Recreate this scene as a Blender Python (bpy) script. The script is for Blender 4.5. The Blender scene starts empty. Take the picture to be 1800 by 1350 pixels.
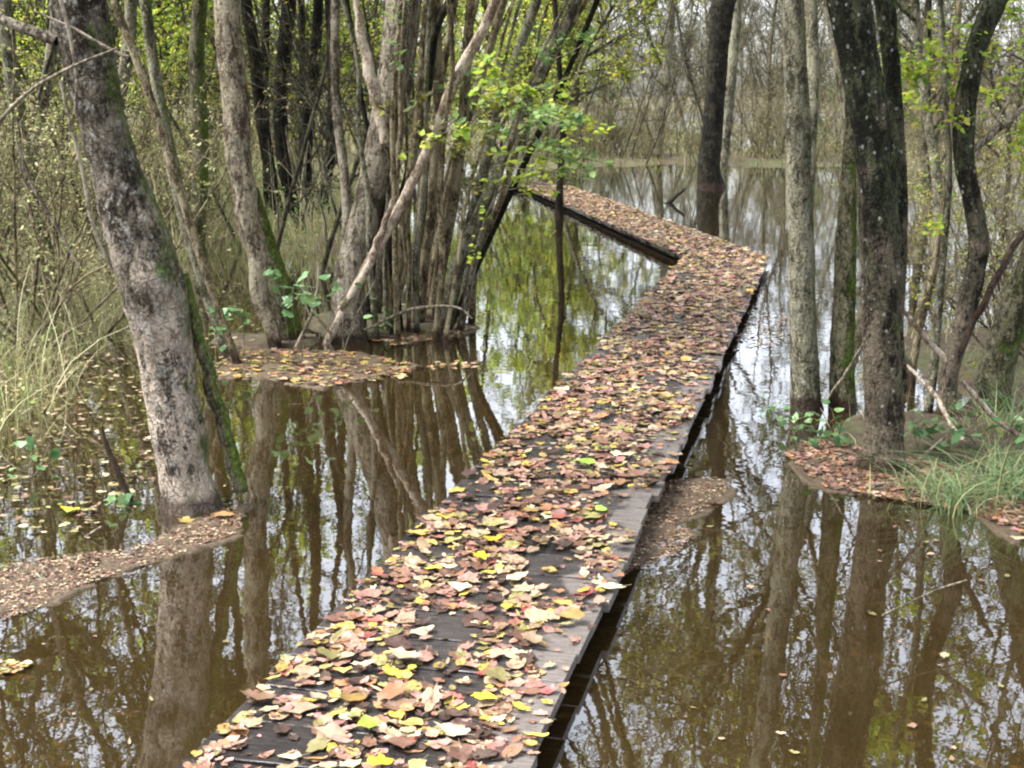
import bpy, math, random
import numpy as np
from mathutils import Vector, noise as mn
SC = bpy.context.scene
COL = SC.collection
rng = np.random.default_rng(7)
random.seed(7)
R = math.radians

# ------------------------------------------------------------------ camera
CAMH, F = 1.7, 2300.0
PITCH = math.atan(505 / F)          # eye height over the water, pitch down, focal length for an 1800 px wide frame
cam = bpy.data.objects.new('camera', bpy.data.cameras.new('camera'))
COL.objects.link(cam)
cam.location = (0, 0, CAMH)
cam.rotation_euler = (math.pi / 2 - PITCH, 0, 0)
cam.data.sensor_width = 36
cam.data.lens = 36 * F / 1800
cam.data.clip_start = 0.05
cam.data.clip_end = 2000
SC.camera = cam
# ------------------------------------------------------------------ sky, sun, exposure
SUN_EL, SUN_ROT = R(58), R(-95)
w = bpy.data.worlds.new('World')
SC.world = w
w.use_nodes = True
nt = w.node_tree
bg = nt.nodes['Background']
sky = nt.nodes.new('ShaderNodeTexSky')
sky.sky_type = 'NISHITA'
sky.sun_disc = False
sky.sun_elevation = SUN_EL
sky.sun_rotation = SUN_ROT
sky.air_density = 1.0
sky.dust_density = 3.0
sky.ozone_density = 1.0
hs = nt.nodes.new('ShaderNodeHueSaturation')
hs.inputs['Saturation'].default_value = 0.34
nt.links.new(sky.outputs[0], hs.inputs['Color'])
nt.links.new(hs.outputs[0], bg.inputs['Color'])
bg.inputs['Strength'].default_value = 0.15
sl = bpy.data.lights.new('sun', 'SUN')
sl.energy = 3.0
sl.angle = R(30)
sl.color = (1.0, 0.985, 0.96)
so = bpy.data.objects.new('sun', sl)
COL.objects.link(so)
sd = Vector((math.sin(SUN_ROT) * math.cos(SUN_EL), math.cos(SUN_ROT) * math.cos(SUN_EL), math.sin(SUN_EL)))
so.rotation_euler = sd.to_track_quat('Z', 'Y').to_euler()
SC.view_settings.view_transform = 'Standard'
SC.view_settings.look = 'None'
SC.view_settings.exposure = 1.95
SC.view_settings.gamma = 1.0
SC.cycles.max_bounces = 6
SC.cycles.diffuse_bounces = 3
SC.cycles.glossy_bounces = 3
SC.cycles.transmission_bounces = 3
SC.cycles.caustics_reflective = False
SC.cycles.caustics_refractive = False
SC.cycles.filter_width = 2.2

# ------------------------------------------------------------------ where a picture point lies in the place
CP, SP = math.cos(PITCH), math.sin(PITCH)
def ray(px, py):
    x = (px - 900) / F; y = -(py - 675) / F
    return np.array([x, CP + y * SP, -SP + y * CP])
def hit(px, py, z=0.0):
    d = ray(px, py); t = (z - CAMH) / d[2]
    return np.array([d[0] * t, d[1] * t, z])
def at(px, py, Y):
    d = ray(px, py); t = Y / d[1]
    return np.array([d[0] * t, Y, CAMH + d[2] * t])
def depth(Y):
    """depths below were first paced out for a wider lens; this carries them to the lens used (same ground row)"""
    Y = np.asarray(Y, float); Yc = np.maximum(Y, 1.5)
    row = 1353.0 * np.tan(np.arctan(CAMH / Yc) - math.radians(20.5))
    Z = CAMH / np.tan(PITCH + np.arctan(row / F))
    r = np.where(Y < 1.5, Y * Z / Yc, Z)
    return float(r) if r.ndim == 0 else r
def undepth(Y):
    Y = np.asarray(Y, float); y15 = depth(1.5); Yc = np.maximum(Y, y15)
    row = F * np.tan(np.arctan(CAMH / Yc) - PITCH)
    Z = CAMH / np.tan(math.radians(20.5) + np.arctan(row / 1353.0))
    r = np.where(Y < y15, Y * 1.5 / y15, Z)
    return float(r) if r.ndim == 0 else r
def rad_px(wpx, P):
    return 0.5 * wpx / F * (P[1] * CP + (CAMH - P[2]) * SP)

# ------------------------------------------------------------------ materials
def lin(r, g, b):
    f = lambda c: c / 12.92 if c <= 0.04045 else ((c + 0.055) / 1.055) ** 2.4
    return (f(r / 255), f(g / 255), f(b / 255), 1)
class NT:
    def __init__(s, name):
        s.m = bpy.data.materials.new(name); s.m.use_nodes = True
        s.t = s.m.node_tree; s.n = s.t.nodes; s.b = s.n['Principled BSDF']; s.out = s.n['Material Output']
    def new(s, typ, **kw):
        n = s.n.new(typ)
        for k, v in kw.items():
            if k in n.inputs.keys(): s.put(n.inputs[k], v)
            else: setattr(n, k, v)
        return n
    def put(s, sock, v):
        if isinstance(v, bpy.types.NodeSocket): s.t.links.new(v, sock)
        else: sock.default_value = v
    def coord(s, scale=(1, 1, 1), world=False):
        tc = s.new('ShaderNodeTexCoord')
        m = s.new('ShaderNodeMapping')
        s.put(m.inputs['Scale'], scale)
        if world:
            g = s.new('ShaderNodeNewGeometry'); s.put(m.inputs['Vector'], g.outputs['Position'])
        else:
            oi = s.new('ShaderNodeObjectInfo')
            mm = s.new('ShaderNodeMath', operation='MULTIPLY'); s.put(mm.inputs[0], oi.outputs['Random']); mm.inputs[1].default_value = 37.0
            a = s.new('ShaderNodeVectorMath', operation='ADD'); s.put(a.inputs[0], tc.outputs['Object']); s.put(a.inputs[1], mm.outputs[0])
            s.put(m.inputs['Vector'], a.outputs[0])
        return m.outputs[0]
    def noise(s, v, scale, detail=4, rough=0.6, dist=0.0):
        return s.new('ShaderNodeTexNoise', Vector=v, Scale=scale, Detail=detail, Roughness=rough, Distortion=dist).outputs['Fac']
    def ramp(s, fac, stops, interp='LINEAR'):
        r = s.new('ShaderNodeValToRGB'); s.put(r.inputs[0], fac)
        cr = r.color_ramp; cr.interpolation = interp
        while len(cr.elements) < len(stops): cr.elements.new(0.5)
        for e, (p, c) in zip(cr.elements, stops):
            e.position = p; e.color = c if isinstance(c, tuple) else (c, c, c, 1)
        return r.outputs[0]
    def mix(s, f, a, b, typ='MIX'):
        n = s.new('ShaderNodeMix', data_type='RGBA', blend_type=typ)
        s.put(n.inputs[0], f); s.put(n.inputs[6], a); s.put(n.inputs[7], b)
        return n.outputs[2]
    def math(s, op, a, b=0.0, clamp=False):
        n = s.new('ShaderNodeMath', operation=op, use_clamp=clamp); s.put(n.inputs[0], a); s.put(n.inputs[1], b)
        return n.outputs[0]
    def bump(s, h, strength, dist):
        n = s.new('ShaderNodeBump', Strength=strength, Distance=dist); s.put(n.inputs['Height'], h)
        s.put(s.b.inputs['Normal'], n.outputs[0])

def bark(name, dark, mid, light, lichen=0.3, moss=0.3, wet=True, bumpd=0.012, low=None, spots=0.5, spotc=(0.42, 0.42, 0.38, 1), band=None, crack=0.5, lichc=(0.26, 0.27, 0.21, 1)):
    s = NT(name)
    v = s.coord((1, 1, 0.35))
    v1 = s.coord((1, 1, 0.8))
    tc = s.new('ShaderNodeTexCoord')
    sep = s.new('ShaderNodeSeparateXYZ', Vector=tc.outputs['Object'])
    z = sep.outputs['Z']
    n1 = s.math('ADD', s.math('MULTIPLY', s.noise(v, 22, 8, 0.72, 0.8), 0.62), s.math('MULTIPLY', s.noise(v1, 75, 4, 0.7), 0.38))
    n1 = s.math('ADD', n1, s.math('MULTIPLY', s.math('SUBTRACT', s.noise(v1, 4.5, 4, 0.6), 0.5), 0.42))
    col = s.ramp(n1, [(0.44, dark), (0.50, mid), (0.565, light)])
    vw = s.new('ShaderNodeVectorMath', operation='ADD'); s.put(vw.inputs[0], s.coord((1, 1, 0.3)))
    nz = s.new('ShaderNodeTexNoise', Vector=v1, Scale=14.0, Detail=4.0); sc_ = s.new('ShaderNodeVectorMath', operation='SCALE'); s.put(sc_.inputs[0], nz.outputs['Color']); sc_.inputs['Scale'].default_value = 0.16
    s.put(vw.inputs[1], sc_.outputs[0])
    vc = s.new('ShaderNodeTexVoronoi', feature='DISTANCE_TO_EDGE', Scale=26.0); s.put(vc.inputs['Vector'], vw.outputs[0])
    ck = s.ramp(vc.outputs['Distance'], [(0.0, 0.0), (0.16, 1.0)])
    if low is not None:            # paler bark on the lower trunk
        f = s.math('ADD', s.math('MULTIPLY', z, -0.46), s.math('ADD', s.math('MULTIPLY', s.noise(v1, 6, 6, 0.7), 1.9), -0.05), True)
        lowc = s.ramp(n1, [(0.44, tuple(c * 0.16 for c in low[:3]) + (1,)), (0.48, low), (0.56, tuple(min(1, c * 1.45) for c in low[:3]) + (1,))])
        f = s.ramp(f, [(0.25, 0.0), (0.75, 1.0)])
        col = s.mix(f, col, lowc)
    if band is not None:           # a flaking dark strip down one side
        g0 = s.new('ShaderNodeNewGeometry')
        dn = s.new('ShaderNodeVectorMath', operation='DOT_PRODUCT'); s.put(dn.inputs[0], g0.outputs['Normal']); dn.inputs[1].default_value = (-0.75, -0.66, 0)
        bf = s.math('ADD', s.math('MULTIPLY', dn.outputs['Value'], 0.9), s.math('MULTIPLY', s.noise(v1, 24, 5, 0.7), 0.9))
        col = s.mix(s.ramp(bf, [(1.0, 0.0), (1.12, 0.85)]), col, band)
    nl = s.noise(v1, 17, 7, 0.78)
    col = s.mix(s.ramp(nl, [(0.62 - 0.14 * lichen, 0.0), (0.70 - 0.12 * lichen, lichen)]), col, lichc)
    vo = s.new('ShaderNodeTexVoronoi', Vector=v1, Scale=24.0)
    sp = s.math('ADD', vo.outputs['Distance'], s.math('MULTIPLY', s.noise(v1, 45, 3), 0.5))
    big = s.ramp(s.noise(v1, 3.1, 2), [(0.34, 0.0), (0.44, 1.0)])
    spf = s.math('MULTIPLY', s.ramp(sp, [(0.38, 1.0), (0.43, 0.0)]), s.math('MULTIPLY', big, spots))
    col = s.mix(spf, col, spotc)
    col = s.mix(s.math('MULTIPLY', s.math('SUBTRACT', 1.0, ck), crack), col, (0.012, 0.009, 0.006, 1))
    if moss > 0:
        g = s.new('ShaderNodeNewGeometry')
        nn = s.new('ShaderNodeVectorMath', operation='DOT_PRODUCT'); s.put(nn.inputs[0], g.outputs['Normal']); nn.inputs[1].default_value = (0.75, 0.1, 0.65)
        mf = s.math('ADD', s.math('MULTIPLY', nn.outputs['Value'], 0.2), s.noise(v1, 5, 8, 0.78))
        mf = s.ramp(mf, [(0.78 - 0.38 * moss, 0.0), (0.90 - 0.34 * moss, 1.0)])
        mc = s.ramp(s.noise(v1, 60, 3), [(0.3, (0.022, 0.035, 0.008, 1)), (0.55, (0.10, 0.16, 0.02, 1)), (0.75, (0.22, 0.30, 0.05, 1))])
        col = s.mix(s.math('MULTIPLY', mf, 0.85), col, mc)
    if wet:
        wf = s.ramp(s.math('ADD', z, s.math('MULTIPLY', s.noise(v1, 9, 3), 0.09)), [(0.09, 1.0), (0.135, 0.0)])
        col = s.mix(s.math('MULTIPLY', wf, 0.85), col, (0.03, 0.014, 0.009, 1))
        s.put(s.b.inputs['Roughness'], s.math('SUBTRACT', 0.85, s.math('MULTIPLY', wf, 0.5)))
    else:
        s.b.inputs['Roughness'].default_value = 0.85
    s.b.inputs['Specular IOR Level'].default_value = 0.12
    s.put(s.b.inputs['Base Color'], col)
    hgt = s.math('ADD', s.noise(v, 30, 6, 0.75, 0.8), s.math('MULTIPLY', s.noise(v1, 90, 3), 0.45))
    hgt = s.math('ADD', hgt, s.math('MULTIPLY', ck, 0.3))
    s.bump(hgt, 1.0, bumpd * 1.8)
    return s.m

def leafmat(name, stops, trans=0.45, rough=0.55):
    s = NT(name)
    g = s.new('ShaderNodeNewGeometry')
    col = s.ramp(g.outputs['Random Per Island'], stops)
    s.put(s.b.inputs['Base Color'], col)
    s.b.inputs['Roughness'].default_value = rough
    tr = s.new('ShaderNodeBsdfTranslucent', Color=col)
    mx = s.new('ShaderNodeMixShader'); mx.inputs[0].default_value = trans
    s.put(mx.inputs[1], s.b.outputs[0]); s.put(mx.inputs[2], tr.outputs[0])
    s.put(s.out.inputs['Surface'], mx.outputs[0])
    return s.m

def fallenmat(name, c, rough=0.36):
    s = NT(name)
    v = s.coord((1, 1, 1))
    g = s.new('ShaderNodeNewGeometry'); oi = s.new('ShaderNodeObjectInfo')
    rnd = s.math('FRACT', s.math('ADD', g.outputs['Random Per Island'], oi.outputs['Random']))
    h = s.new('ShaderNodeHueSaturation', Color=c)
    s.put(h.inputs['Value'], s.math('ADD', 0.62, s.math('MULTIPLY', rnd, 0.75)))
    s.put(h.inputs['Hue'], s.math('ADD', 0.485, s.math('MULTIPLY', s.math('FRACT', s.math('MULTIPLY', rnd, 7.3)), 0.03)))
    blot = s.ramp(s.noise(v, 55, 4, 0.7), [(0.5, 0.0), (0.66, 1.0)])
    d = tuple(x * k for x, k in zip(c[:3], (0.42, 0.3, 0.3))) + (1,)
    col = s.mix(s.math('MULTIPLY', blot, 0.75), h.outputs[0], d)
    s.put(s.b.inputs['Base Color'], col)
    s.b.inputs['Roughness'].default_value = rough
    s.bump(s.noise(v, 130, 3), 0.5, 0.002)
    return s.m

M = {}
M['pale_bark'] = bark('pale_bark', (0.018, 0.014, 0.010, 1), (0.065, 0.052, 0.036, 1), (0.17, 0.145, 0.11, 1), 0.7, 0.42, low=(0.46, 0.38, 0.30, 1), spots=0.7, spotc=(0.5, 0.47, 0.4, 1), bumpd=0.016, crack=0.3, lichc=(0.46, 0.44, 0.39, 1))
M['flaky_bark'] = bark('flaky_bark', (0.10, 0.065, 0.045, 1), (0.34, 0.285, 0.20, 1), (0.54, 0.48, 0.35, 1), 0.6, 0.25, spots=0.3, bumpd=0.018, band=(0.045, 0.018, 0.014, 1), crack=0.22)
M['grey_bark'] = bark('grey_bark', (0.06, 0.047, 0.032, 1), (0.22, 0.185, 0.135, 1), (0.40, 0.355, 0.275, 1), 0.5, 0.28, spots=0.2, crack=0.22)
M['stem_bark'] = bark('stem_bark', (0.05, 0.039, 0.022, 1), (0.17, 0.135, 0.08, 1), (0.33, 0.28, 0.18, 1), 0.3, 0.30, spots=0.15, bumpd=0.006, crack=0.12)
M['dark_bark'] = bark('dark_bark', (0.006, 0.0065, 0.004, 1), (0.020, 0.023, 0.012, 1), (0.062, 0.068, 0.038, 1), 0.25, 0.40, spots=0.8, spotc=(0.36, 0.37, 0.33, 1), low=(0.135, 0.108, 0.078, 1), crack=0.3)
M['black_bark'] = bark('black_bark', (0.004, 0.004, 0.003, 1), (0.014, 0.013, 0.009, 1), (0.045, 0.042, 0.028, 1), 0.1, 0.2, spots=0.1)
M['mossy_bark'] = bark('mossy_bark', (0.03, 0.028, 0.015, 1), (0.11, 0.10, 0.055, 1), (0.22, 0.20, 0.13, 1), 0.5, 0.85, spots=0.4, crack=0.3)
M['olive_bark'] = bark('olive_bark', (0.05, 0.046, 0.028, 1), (0.165, 0.15, 0.10, 1), (0.32, 0.30, 0.21, 1), 0.7, 0.5, spots=0.6, crack=0.2)
M['far_bark'] = bark('far_bark', (0.03, 0.026, 0.018, 1), (0.085, 0.076, 0.05, 1), (0.19, 0.17, 0.12, 1), 0.3, 0.35, wet=False, spots=0.0, crack=0.0)
M['dead_wood'] = bark('dead_wood', (0.15, 0.105, 0.075, 1), (0.38, 0.305, 0.23, 1), (0.58, 0.50, 0.40, 1), 0.1, 0.0, wet=False, spots=0.0, bumpd=0.006, crack=0.2)
M['twig'] = bark('twig', (0.07, 0.057, 0.04, 1), (0.18, 0.15, 0.11, 1), (0.30, 0.265, 0.20, 1), 0.2, 0.0, wet=False, spots=0.0, bumpd=0.003, crack=0.0)
M['leaf_yellow'] = leafmat('yellow_green_leaves', [(0.0, (0.20, 0.28, 0.04, 1)), (0.4, (0.38, 0.46, 0.06, 1)), (0.75, (0.56, 0.56, 0.08, 1)), (1.0, (0.50, 0.38, 0.08, 1))], 0.6)
M['leaf_bright'] = leafmat('bright_yellow_green_leaves', [(0.0, (0.18, 0.32, 0.05, 1)), (0.4, (0.38, 0.52, 0.06, 1)), (0.8, (0.60, 0.66, 0.08, 1)), (1.0, (0.5, 0.42, 0.1, 1))], 0.5)
M['leaf_green'] = leafmat('green_leaves', [(0.0, (0.08, 0.17, 0.05, 1)), (0.5, (0.17, 0.29, 0.08, 1)), (1.0, (0.32, 0.40, 0.12, 1))], 0.45)
M['leaf_pale'] = leafmat('pale_leaves', [(0.0, (0.18, 0.22, 0.07, 1)), (0.4, (0.38, 0.43, 0.16, 1)), (0.75, (0.56, 0.54, 0.26, 1)), (1.0, (0.5, 0.38, 0.2, 1))], 0.45)
M['leaf_olive'] = leafmat('olive_leaves', [(0.0, (0.07, 0.085, 0.018, 1)), (0.6, (0.17, 0.18, 0.035, 1)), (1.0, (0.32, 0.28, 0.07, 1))], 0.45)
M['leaf_bramble'] = leafmat('bramble_leaves', [(0.0, (0.05, 0.13, 0.04, 1)), (0.6, (0.12, 0.25, 0.09, 1)), (1.0, (0.24, 0.36, 0.15, 1))], 0.3, 0.4)
M['grass'] = leafmat('grass_blades', [(0.0, (0.14, 0.19, 0.045, 1)), (0.35, (0.28, 0.33, 0.10, 1)), (0.65, (0.44, 0.38, 0.19, 1)), (1.0, (0.56, 0.48, 0.30, 1))], 0.3, 0.6)
M['dry_stem'] = leafmat('dry_stems', [(0.0, (0.32, 0.27, 0.17, 1)), (0.5, (0.52, 0.46, 0.29, 1)), (1.0, (0.40, 0.46, 0.22, 1))], 0.2, 0.7)
M['sedge'] = leafmat('sedge_blades', [(0.0, (0.08, 0.16, 0.06, 1)), (0.6, (0.2, 0.31, 0.14, 1)), (1.0, (0.36, 0.42, 0.22, 1))], 0.35, 0.5)
M['moss'] = leafmat('moss_tufts', [(0.0, (0.05, 0.09, 0.012, 1)), (1.0, (0.15, 0.22, 0.035, 1))], 0.2, 0.9)
FALL = [('tan', (0.33, 0.235, 0.15, 1), 16), ('brown', (0.175, 0.098, 0.062, 1), 23), ('pinkish brown', (0.30, 0.165, 0.13, 1), 20), ('yellow', (0.43, 0.33, 0.06, 1), 5),
        ('cream', (0.40, 0.345, 0.22, 1), 8), ('orange', (0.31, 0.15, 0.07, 1), 6), ('olive', (0.21, 0.185, 0.07, 1), 9), ('dark brown', (0.06, 0.036, 0.027, 1), 18),
        ('red', (0.27, 0.085, 0.065, 1), 3), ('golden', (0.35, 0.245, 0.07, 1), 6)]
for n_, c_, _w in FALL: M['fall_' + n_] = fallenmat(n_.replace(' ', '_') + '_fallen_leaf', c_)
M['fall_lime'] = fallenmat('lime_fallen_leaf', (0.25, 0.44, 0.05, 1))
M['fall_bright'] = fallenmat('bright_yellow_fallen_leaf', (0.58, 0.49, 0.03, 1))

def make_plank_mat():
    s = NT('wet_plank')
    v = s.coord((0.12, 1, 1)); v1 = s.coord((1, 1, 1))
    g = s.new('ShaderNodeNewGeometry')
    gr = s.noise(v, 110, 5, 0.7, 0.3)
    col = s.ramp(gr, [(0.3, (0.008, 0.007, 0.007, 1)), (0.5, (0.024, 0.020, 0.019, 1)), (0.75, (0.06, 0.05, 0.045, 1))])
    h = s.new('ShaderNodeHueSaturation', Color=col)
    s.put(h.inputs['Value'], s.math('ADD', 0.55, s.math('MULTIPLY', g.outputs['Random Per Island'], 1.1)))
    # worn dry-grey ends and patches
    tc = s.new('ShaderNodeTexCoord'); sep = s.new('ShaderNodeSeparateXYZ', Vector=tc.outputs['Object'])
    e = s.math('ADD', s.math('MULTIPLY', sep.outputs['X'], 2.1), s.math('MULTIPLY', s.noise(v1, 7, 4), 0.75))
    ef = s.ramp(e, [(0.92, 0.0), (1.12, 1.0)])
    worn = s.ramp(gr, [(0.3, (0.07, 0.06, 0.055, 1)), (0.6, (0.19, 0.165, 0.15, 1))])
    col2 = s.mix(s.math('MULTIPLY', ef, 0.8), h.outputs[0], worn)
    s.put(s.b.inputs['Base Color'], col2)
    s.put(s.b.inputs['Roughness'], s.ramp(s.noise(v1, 12, 4), [(0.35, 0.12), (0.7, 0.42)]))
    s.bump(gr, 0.6, 0.004)
    return s.m
M['plank'] = make_plank_mat()
def simple_noise_mat(name, a, b, scale, rough, bd=0.01, stretch=(1, 1, 1)):
    s = NT(name); v = s.coord(stretch, world=True)
    s.put(s.b.inputs['Base Color'], s.ramp(s.noise(v, scale, 6, 0.7), [(0.3, a), (0.7, b)]))
    s.b.inputs['Roughness'].default_value = rough
    s.b.inputs['Specular IOR Level'].default_value = 0.2
    s.bump(s.noise(v, scale * 2.3, 5, 0.7), 0.9, bd)
    return s.m
M['stringer'] = simple_noise_mat('damp_timber', (0.004, 0.0035, 0.003, 1), (0.016, 0.013, 0.010, 1), 20, 0.9, 0.004)
M['mat_litter'] = simple_noise_mat('sodden_litter', (0.030, 0.021, 0.013, 1), (0.17, 0.125, 0.08, 1), 55, 0.6, 0.012)
def make_ground():
    s = NT('woodland_soil'); v = s.coord(world=True)
    n = s.noise(v, 9, 8, 0.75)
    c = s.ramp(n, [(0.25, (0.025, 0.017, 0.009, 1)), (0.5, (0.075, 0.052, 0.028, 1)), (0.72, (0.19, 0.14, 0.075, 1))])
    gf = s.ramp(s.noise(v, 1.3, 5, 0.7), [(0.45, 0.0), (0.62, 0.8)])
    c = s.mix(gf, c, s.ramp(n, [(0.3, (0.03, 0.045, 0.012, 1)), (0.7, (0.13, 0.15, 0.045, 1))]))
    s.put(s.b.inputs['Base Color'], c); s.b.inputs['Roughness'].default_value = 0.85
    s.bump(s.noise(v, 30, 6, 0.75), 1.0, 0.03)
    return s.m
M['ground'] = make_ground()
def make_water():
    s = NT('peaty_water')
    v = s.coord(world=True)
    d = s.new('ShaderNodeBsdfDiffuse', Color=s.ramp(s.noise(v, 0.9, 4), [(0.3, (0.020, 0.0125, 0.0042, 1)), (0.7, (0.029, 0.0185, 0.0062, 1))]))
    sv_ = s.new('ShaderNodeTexVoronoi', Vector=v, Scale=13.0)          # drowned leaves just under the surface
    sk = s.math('MULTIPLY', s.ramp(s.math('ADD', sv_.outputs['Distance'], s.math('MULTIPLY', s.noise(v, 40, 2), 0.3)), [(0.33, 1.0), (0.45, 0.0)]), s.ramp(s.noise(v, 1.1, 3), [(0.5, 0.0), (0.62, 0.6)]))
    s.put(d.inputs['Color'], s.mix(sk, d.inputs['Color'].links[0].from_socket, (0.075, 0.038, 0.012, 1)))
    gl = s.new('ShaderNodeBsdfGlossy', Color=(0.97, 0.98, 1.0, 1), Roughness=0.012)
    b = s.new('ShaderNodeBump', Strength=0.25, Distance=0.004)
    h = s.math('ADD', s.noise(v, 3.0, 2, 0.5), s.math('MULTIPLY', s.noise(v, 14, 2, 0.5), 0.18))
    s.put(b.inputs['Height'], h); s.put(gl.inputs['Normal'], b.outputs[0])
    fr = s.new('ShaderNodeFresnel', IOR=1.45)
    fac = s.math('ADD', s.math('MULTIPLY', fr.outputs[0], 1.1), 0.20, True)
    mx = s.new('ShaderNodeMixShader'); s.put(mx.inputs[0], fac); s.put(mx.inputs[1], d.outputs[0]); s.put(mx.inputs[2], gl.outputs[0])
    s.put(s.out.inputs['Surface'], mx.outputs[0])
    return s.m
M['water'] = make_water()

# ------------------------------------------------------------------ mesh building
def unit(a):
    return a / np.maximum(np.linalg.norm(a, axis=-1, keepdims=True), 1e-9)
class MB:
    def __init__(s): s.V = []; s.Fq = []; s.Ft = []; s.n = 0
    def add(s, V, quads=None, tris=None, mat=0):
        V = np.asarray(V, float).reshape(-1, 3)
        if quads is not None and len(quads): q = np.asarray(quads, int) + s.n; s.Fq.append((q, np.full(len(q), mat) if np.isscalar(mat) else mat))
        if tris is not None and len(tris): q = np.asarray(tris, int) + s.n; s.Ft.append((q, np.full(len(q), mat) if np.isscalar(mat) else mat))
        s.V.append(V); s.n += len(V)
    def tubes(s, P, Rr, sides=4, mat=0, disp=None):
        """P (N,K,3) centre lines, Rr (N,K) radii; every tube its own island"""
        P = np.asarray(P, float); N, K, _ = P.shape
        T = unit(np.gradient(P, axis=1))
        ref = unit(rng.normal(size=(N, 1, 3)))
        if sides > 7: ref = np.tile(np.array([[[0.0, 1.0, 0.001]]]), (N, 1, 1))
        a = unit(np.cross(T, ref)); b = np.cross(T, a)
        th = np.linspace(0, 2 * np.pi, sides, endpoint=False)
        rr = np.asarray(Rr, float)[:, :, None] * np.ones(sides)
        if disp is not None: rr = rr * disp
        V = P[:, :, None, :] + rr[..., None] * (a[:, :, None, :] * np.cos(th)[:, None] + b[:, :, None, :] * np.sin(th)[:, None])
        base = (np.arange(N) * K * sides)[:, None, None]
        k = (np.arange(K - 1) * sides)[None, :, None]; j = np.arange(sides)[None, None, :]; j2 = (j + 1) % sides
        q = np.stack([base + k + j, base + k + j2, base + k + sides + j2, base + k + sides + j], -1).reshape(-1, 4)
        s.add(V.reshape(-1, 3), quads=q, mat=mat)
    def cap(s, path, r, sides): pass
    def leaves(s, P, size, mat=0, up=0.5, aspect=0.55, bend=0.25):
        P = np.asarray(P, float); N = len(P)
        if N == 0: return
        ln = unit(rng.normal(size=(N, 3)) * (1, 1, 0.5) + (0, 0, -0.35))
        nr = unit(rng.normal(size=(N, 3)) * (1, 1, 1) + (0, 0, up * 2))
        sd = unit(np.cross(ln, nr)); nr = np.cross(sd, ln)
        L = (size * rng.uniform(0.6, 1.3, N))[:, None]; W = L * aspect
        c1 = P + ln * L * 0.5
        V = np.stack([P, c1 - sd * W * 0.5 + nr * L * bend * 0.4, P + ln * L - nr * L * bend * 0.5, c1 + sd * W * 0.5 + nr * L * bend * 0.4, ], 1)
        b = (np.arange(N) * 4)[:, None]
        t = np.concatenate([b + [0, 1, 2], b + [0, 2, 3]], 0)
        s.add(V.reshape(-1, 3), tris=t, mat=mat)
    def blades(s, P, h, wd, lean=0.5, mat=0, K=4, dirs=None):
        P = np.asarray(P, float); N = len(P)
        az = rng.uniform(0, 2 * np.pi, N); d = np.stack([np.cos(az), np.sin(az), np.zeros(N)], -1)
        az2 = rng.uniform(0, 2 * np.pi, N); sdv = np.stack([np.cos(az2), np.sin(az2), np.zeros(N)], -1)
        H = h * rng.uniform(0.45, 1.25, N); Ln = lean * rng.uniform(0.1, 1.4, N)
        u = np.linspace(0, 1, K)
        C = P[:, None, :] + d[:, None, :] * (H * Ln)[:, None, None] * (u ** 2)[None, :, None]
        C[:, :, 2] += H[:, None] * (u - 0.35 * np.minimum(Ln, 1.2)[:, None] * u ** 2.5)
        ww = (wd * rng.uniform(0.6, 1.4, N))[:, None] * (1 - u ** 2 * 0.85)[None]
        Lf = C - sdv[:, None] * ww[..., None]; Rt = C + sdv[:, None] * ww[..., None]
        V = np.stack([Lf, Rt], 2).reshape(-1, 3)
        b = (np.arange(N) * K * 2)[:, None, None]; k = (np.arange(K - 1) * 2)[None, :, None]
        q = (b + k + np.array([0, 1, 3, 2])[None, None, :]).reshape(-1, 4)
        s.add(V, quads=q, mat=mat)
    def mesh(s, name, mats, smooth=True):
        me = bpy.data.meshes.new(name)
        V = np.concatenate(s.V) if s.V else np.zeros((0, 3))
        fq = np.concatenate([q for q, _ in s.Fq]) if s.Fq else np.zeros((0, 4), int)
        ft = np.concatenate([q for q, _ in s.Ft]) if s.Ft else np.zeros((0, 3), int)
        mi = np.concatenate([m for _, m in s.Fq] + [m for _, m in s.Ft])
        me.vertices.add(len(V)); me.vertices.foreach_set('co', V.astype(np.float32).ravel())
        lv = np.concatenate([fq.ravel(), ft.ravel()])
        me.loops.add(len(lv)); me.loops.foreach_set('vertex_index', lv.astype(np.int32))
        nq, ntt = len(fq), len(ft)
        ls = np.concatenate([np.arange(nq) * 4, nq * 4 + np.arange(ntt) * 3])
        me.polygons.add(nq + ntt)
        me.polygons.foreach_set('loop_start', ls.astype(np.int32))
        me.polygons.foreach_set('material_index', mi.astype(np.int32))
        me.polygons.foreach_set('use_smooth', np.full(nq + ntt, smooth))
        for m in mats: me.materials.append(m)
        me.update(calc_edges=True)
        return me

def link(name, me, parent=None, loc=None):
    o = bpy.data.objects.new(name, me); COL.objects.link(o)
    if parent is not None: o.parent = parent
    if loc is not None: o.location = loc
    return o
def thing(name, label, cat, loc=(0, 0, 0), rz=0, group=None):
    o = link(name, None, None, loc); o.rotation_euler = (0, 0, rz); o.empty_display_size = 0.1
    o['label'] = label; o['category'] = cat
    if group: o['group'] = group
    return o
def tag(o, label, cat=None, group=None, kind=None):
    o['label'] = label
    if cat: o['category'] = cat
    if group: o['group'] = group
    if kind: o['kind'] = kind
    return o

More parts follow.
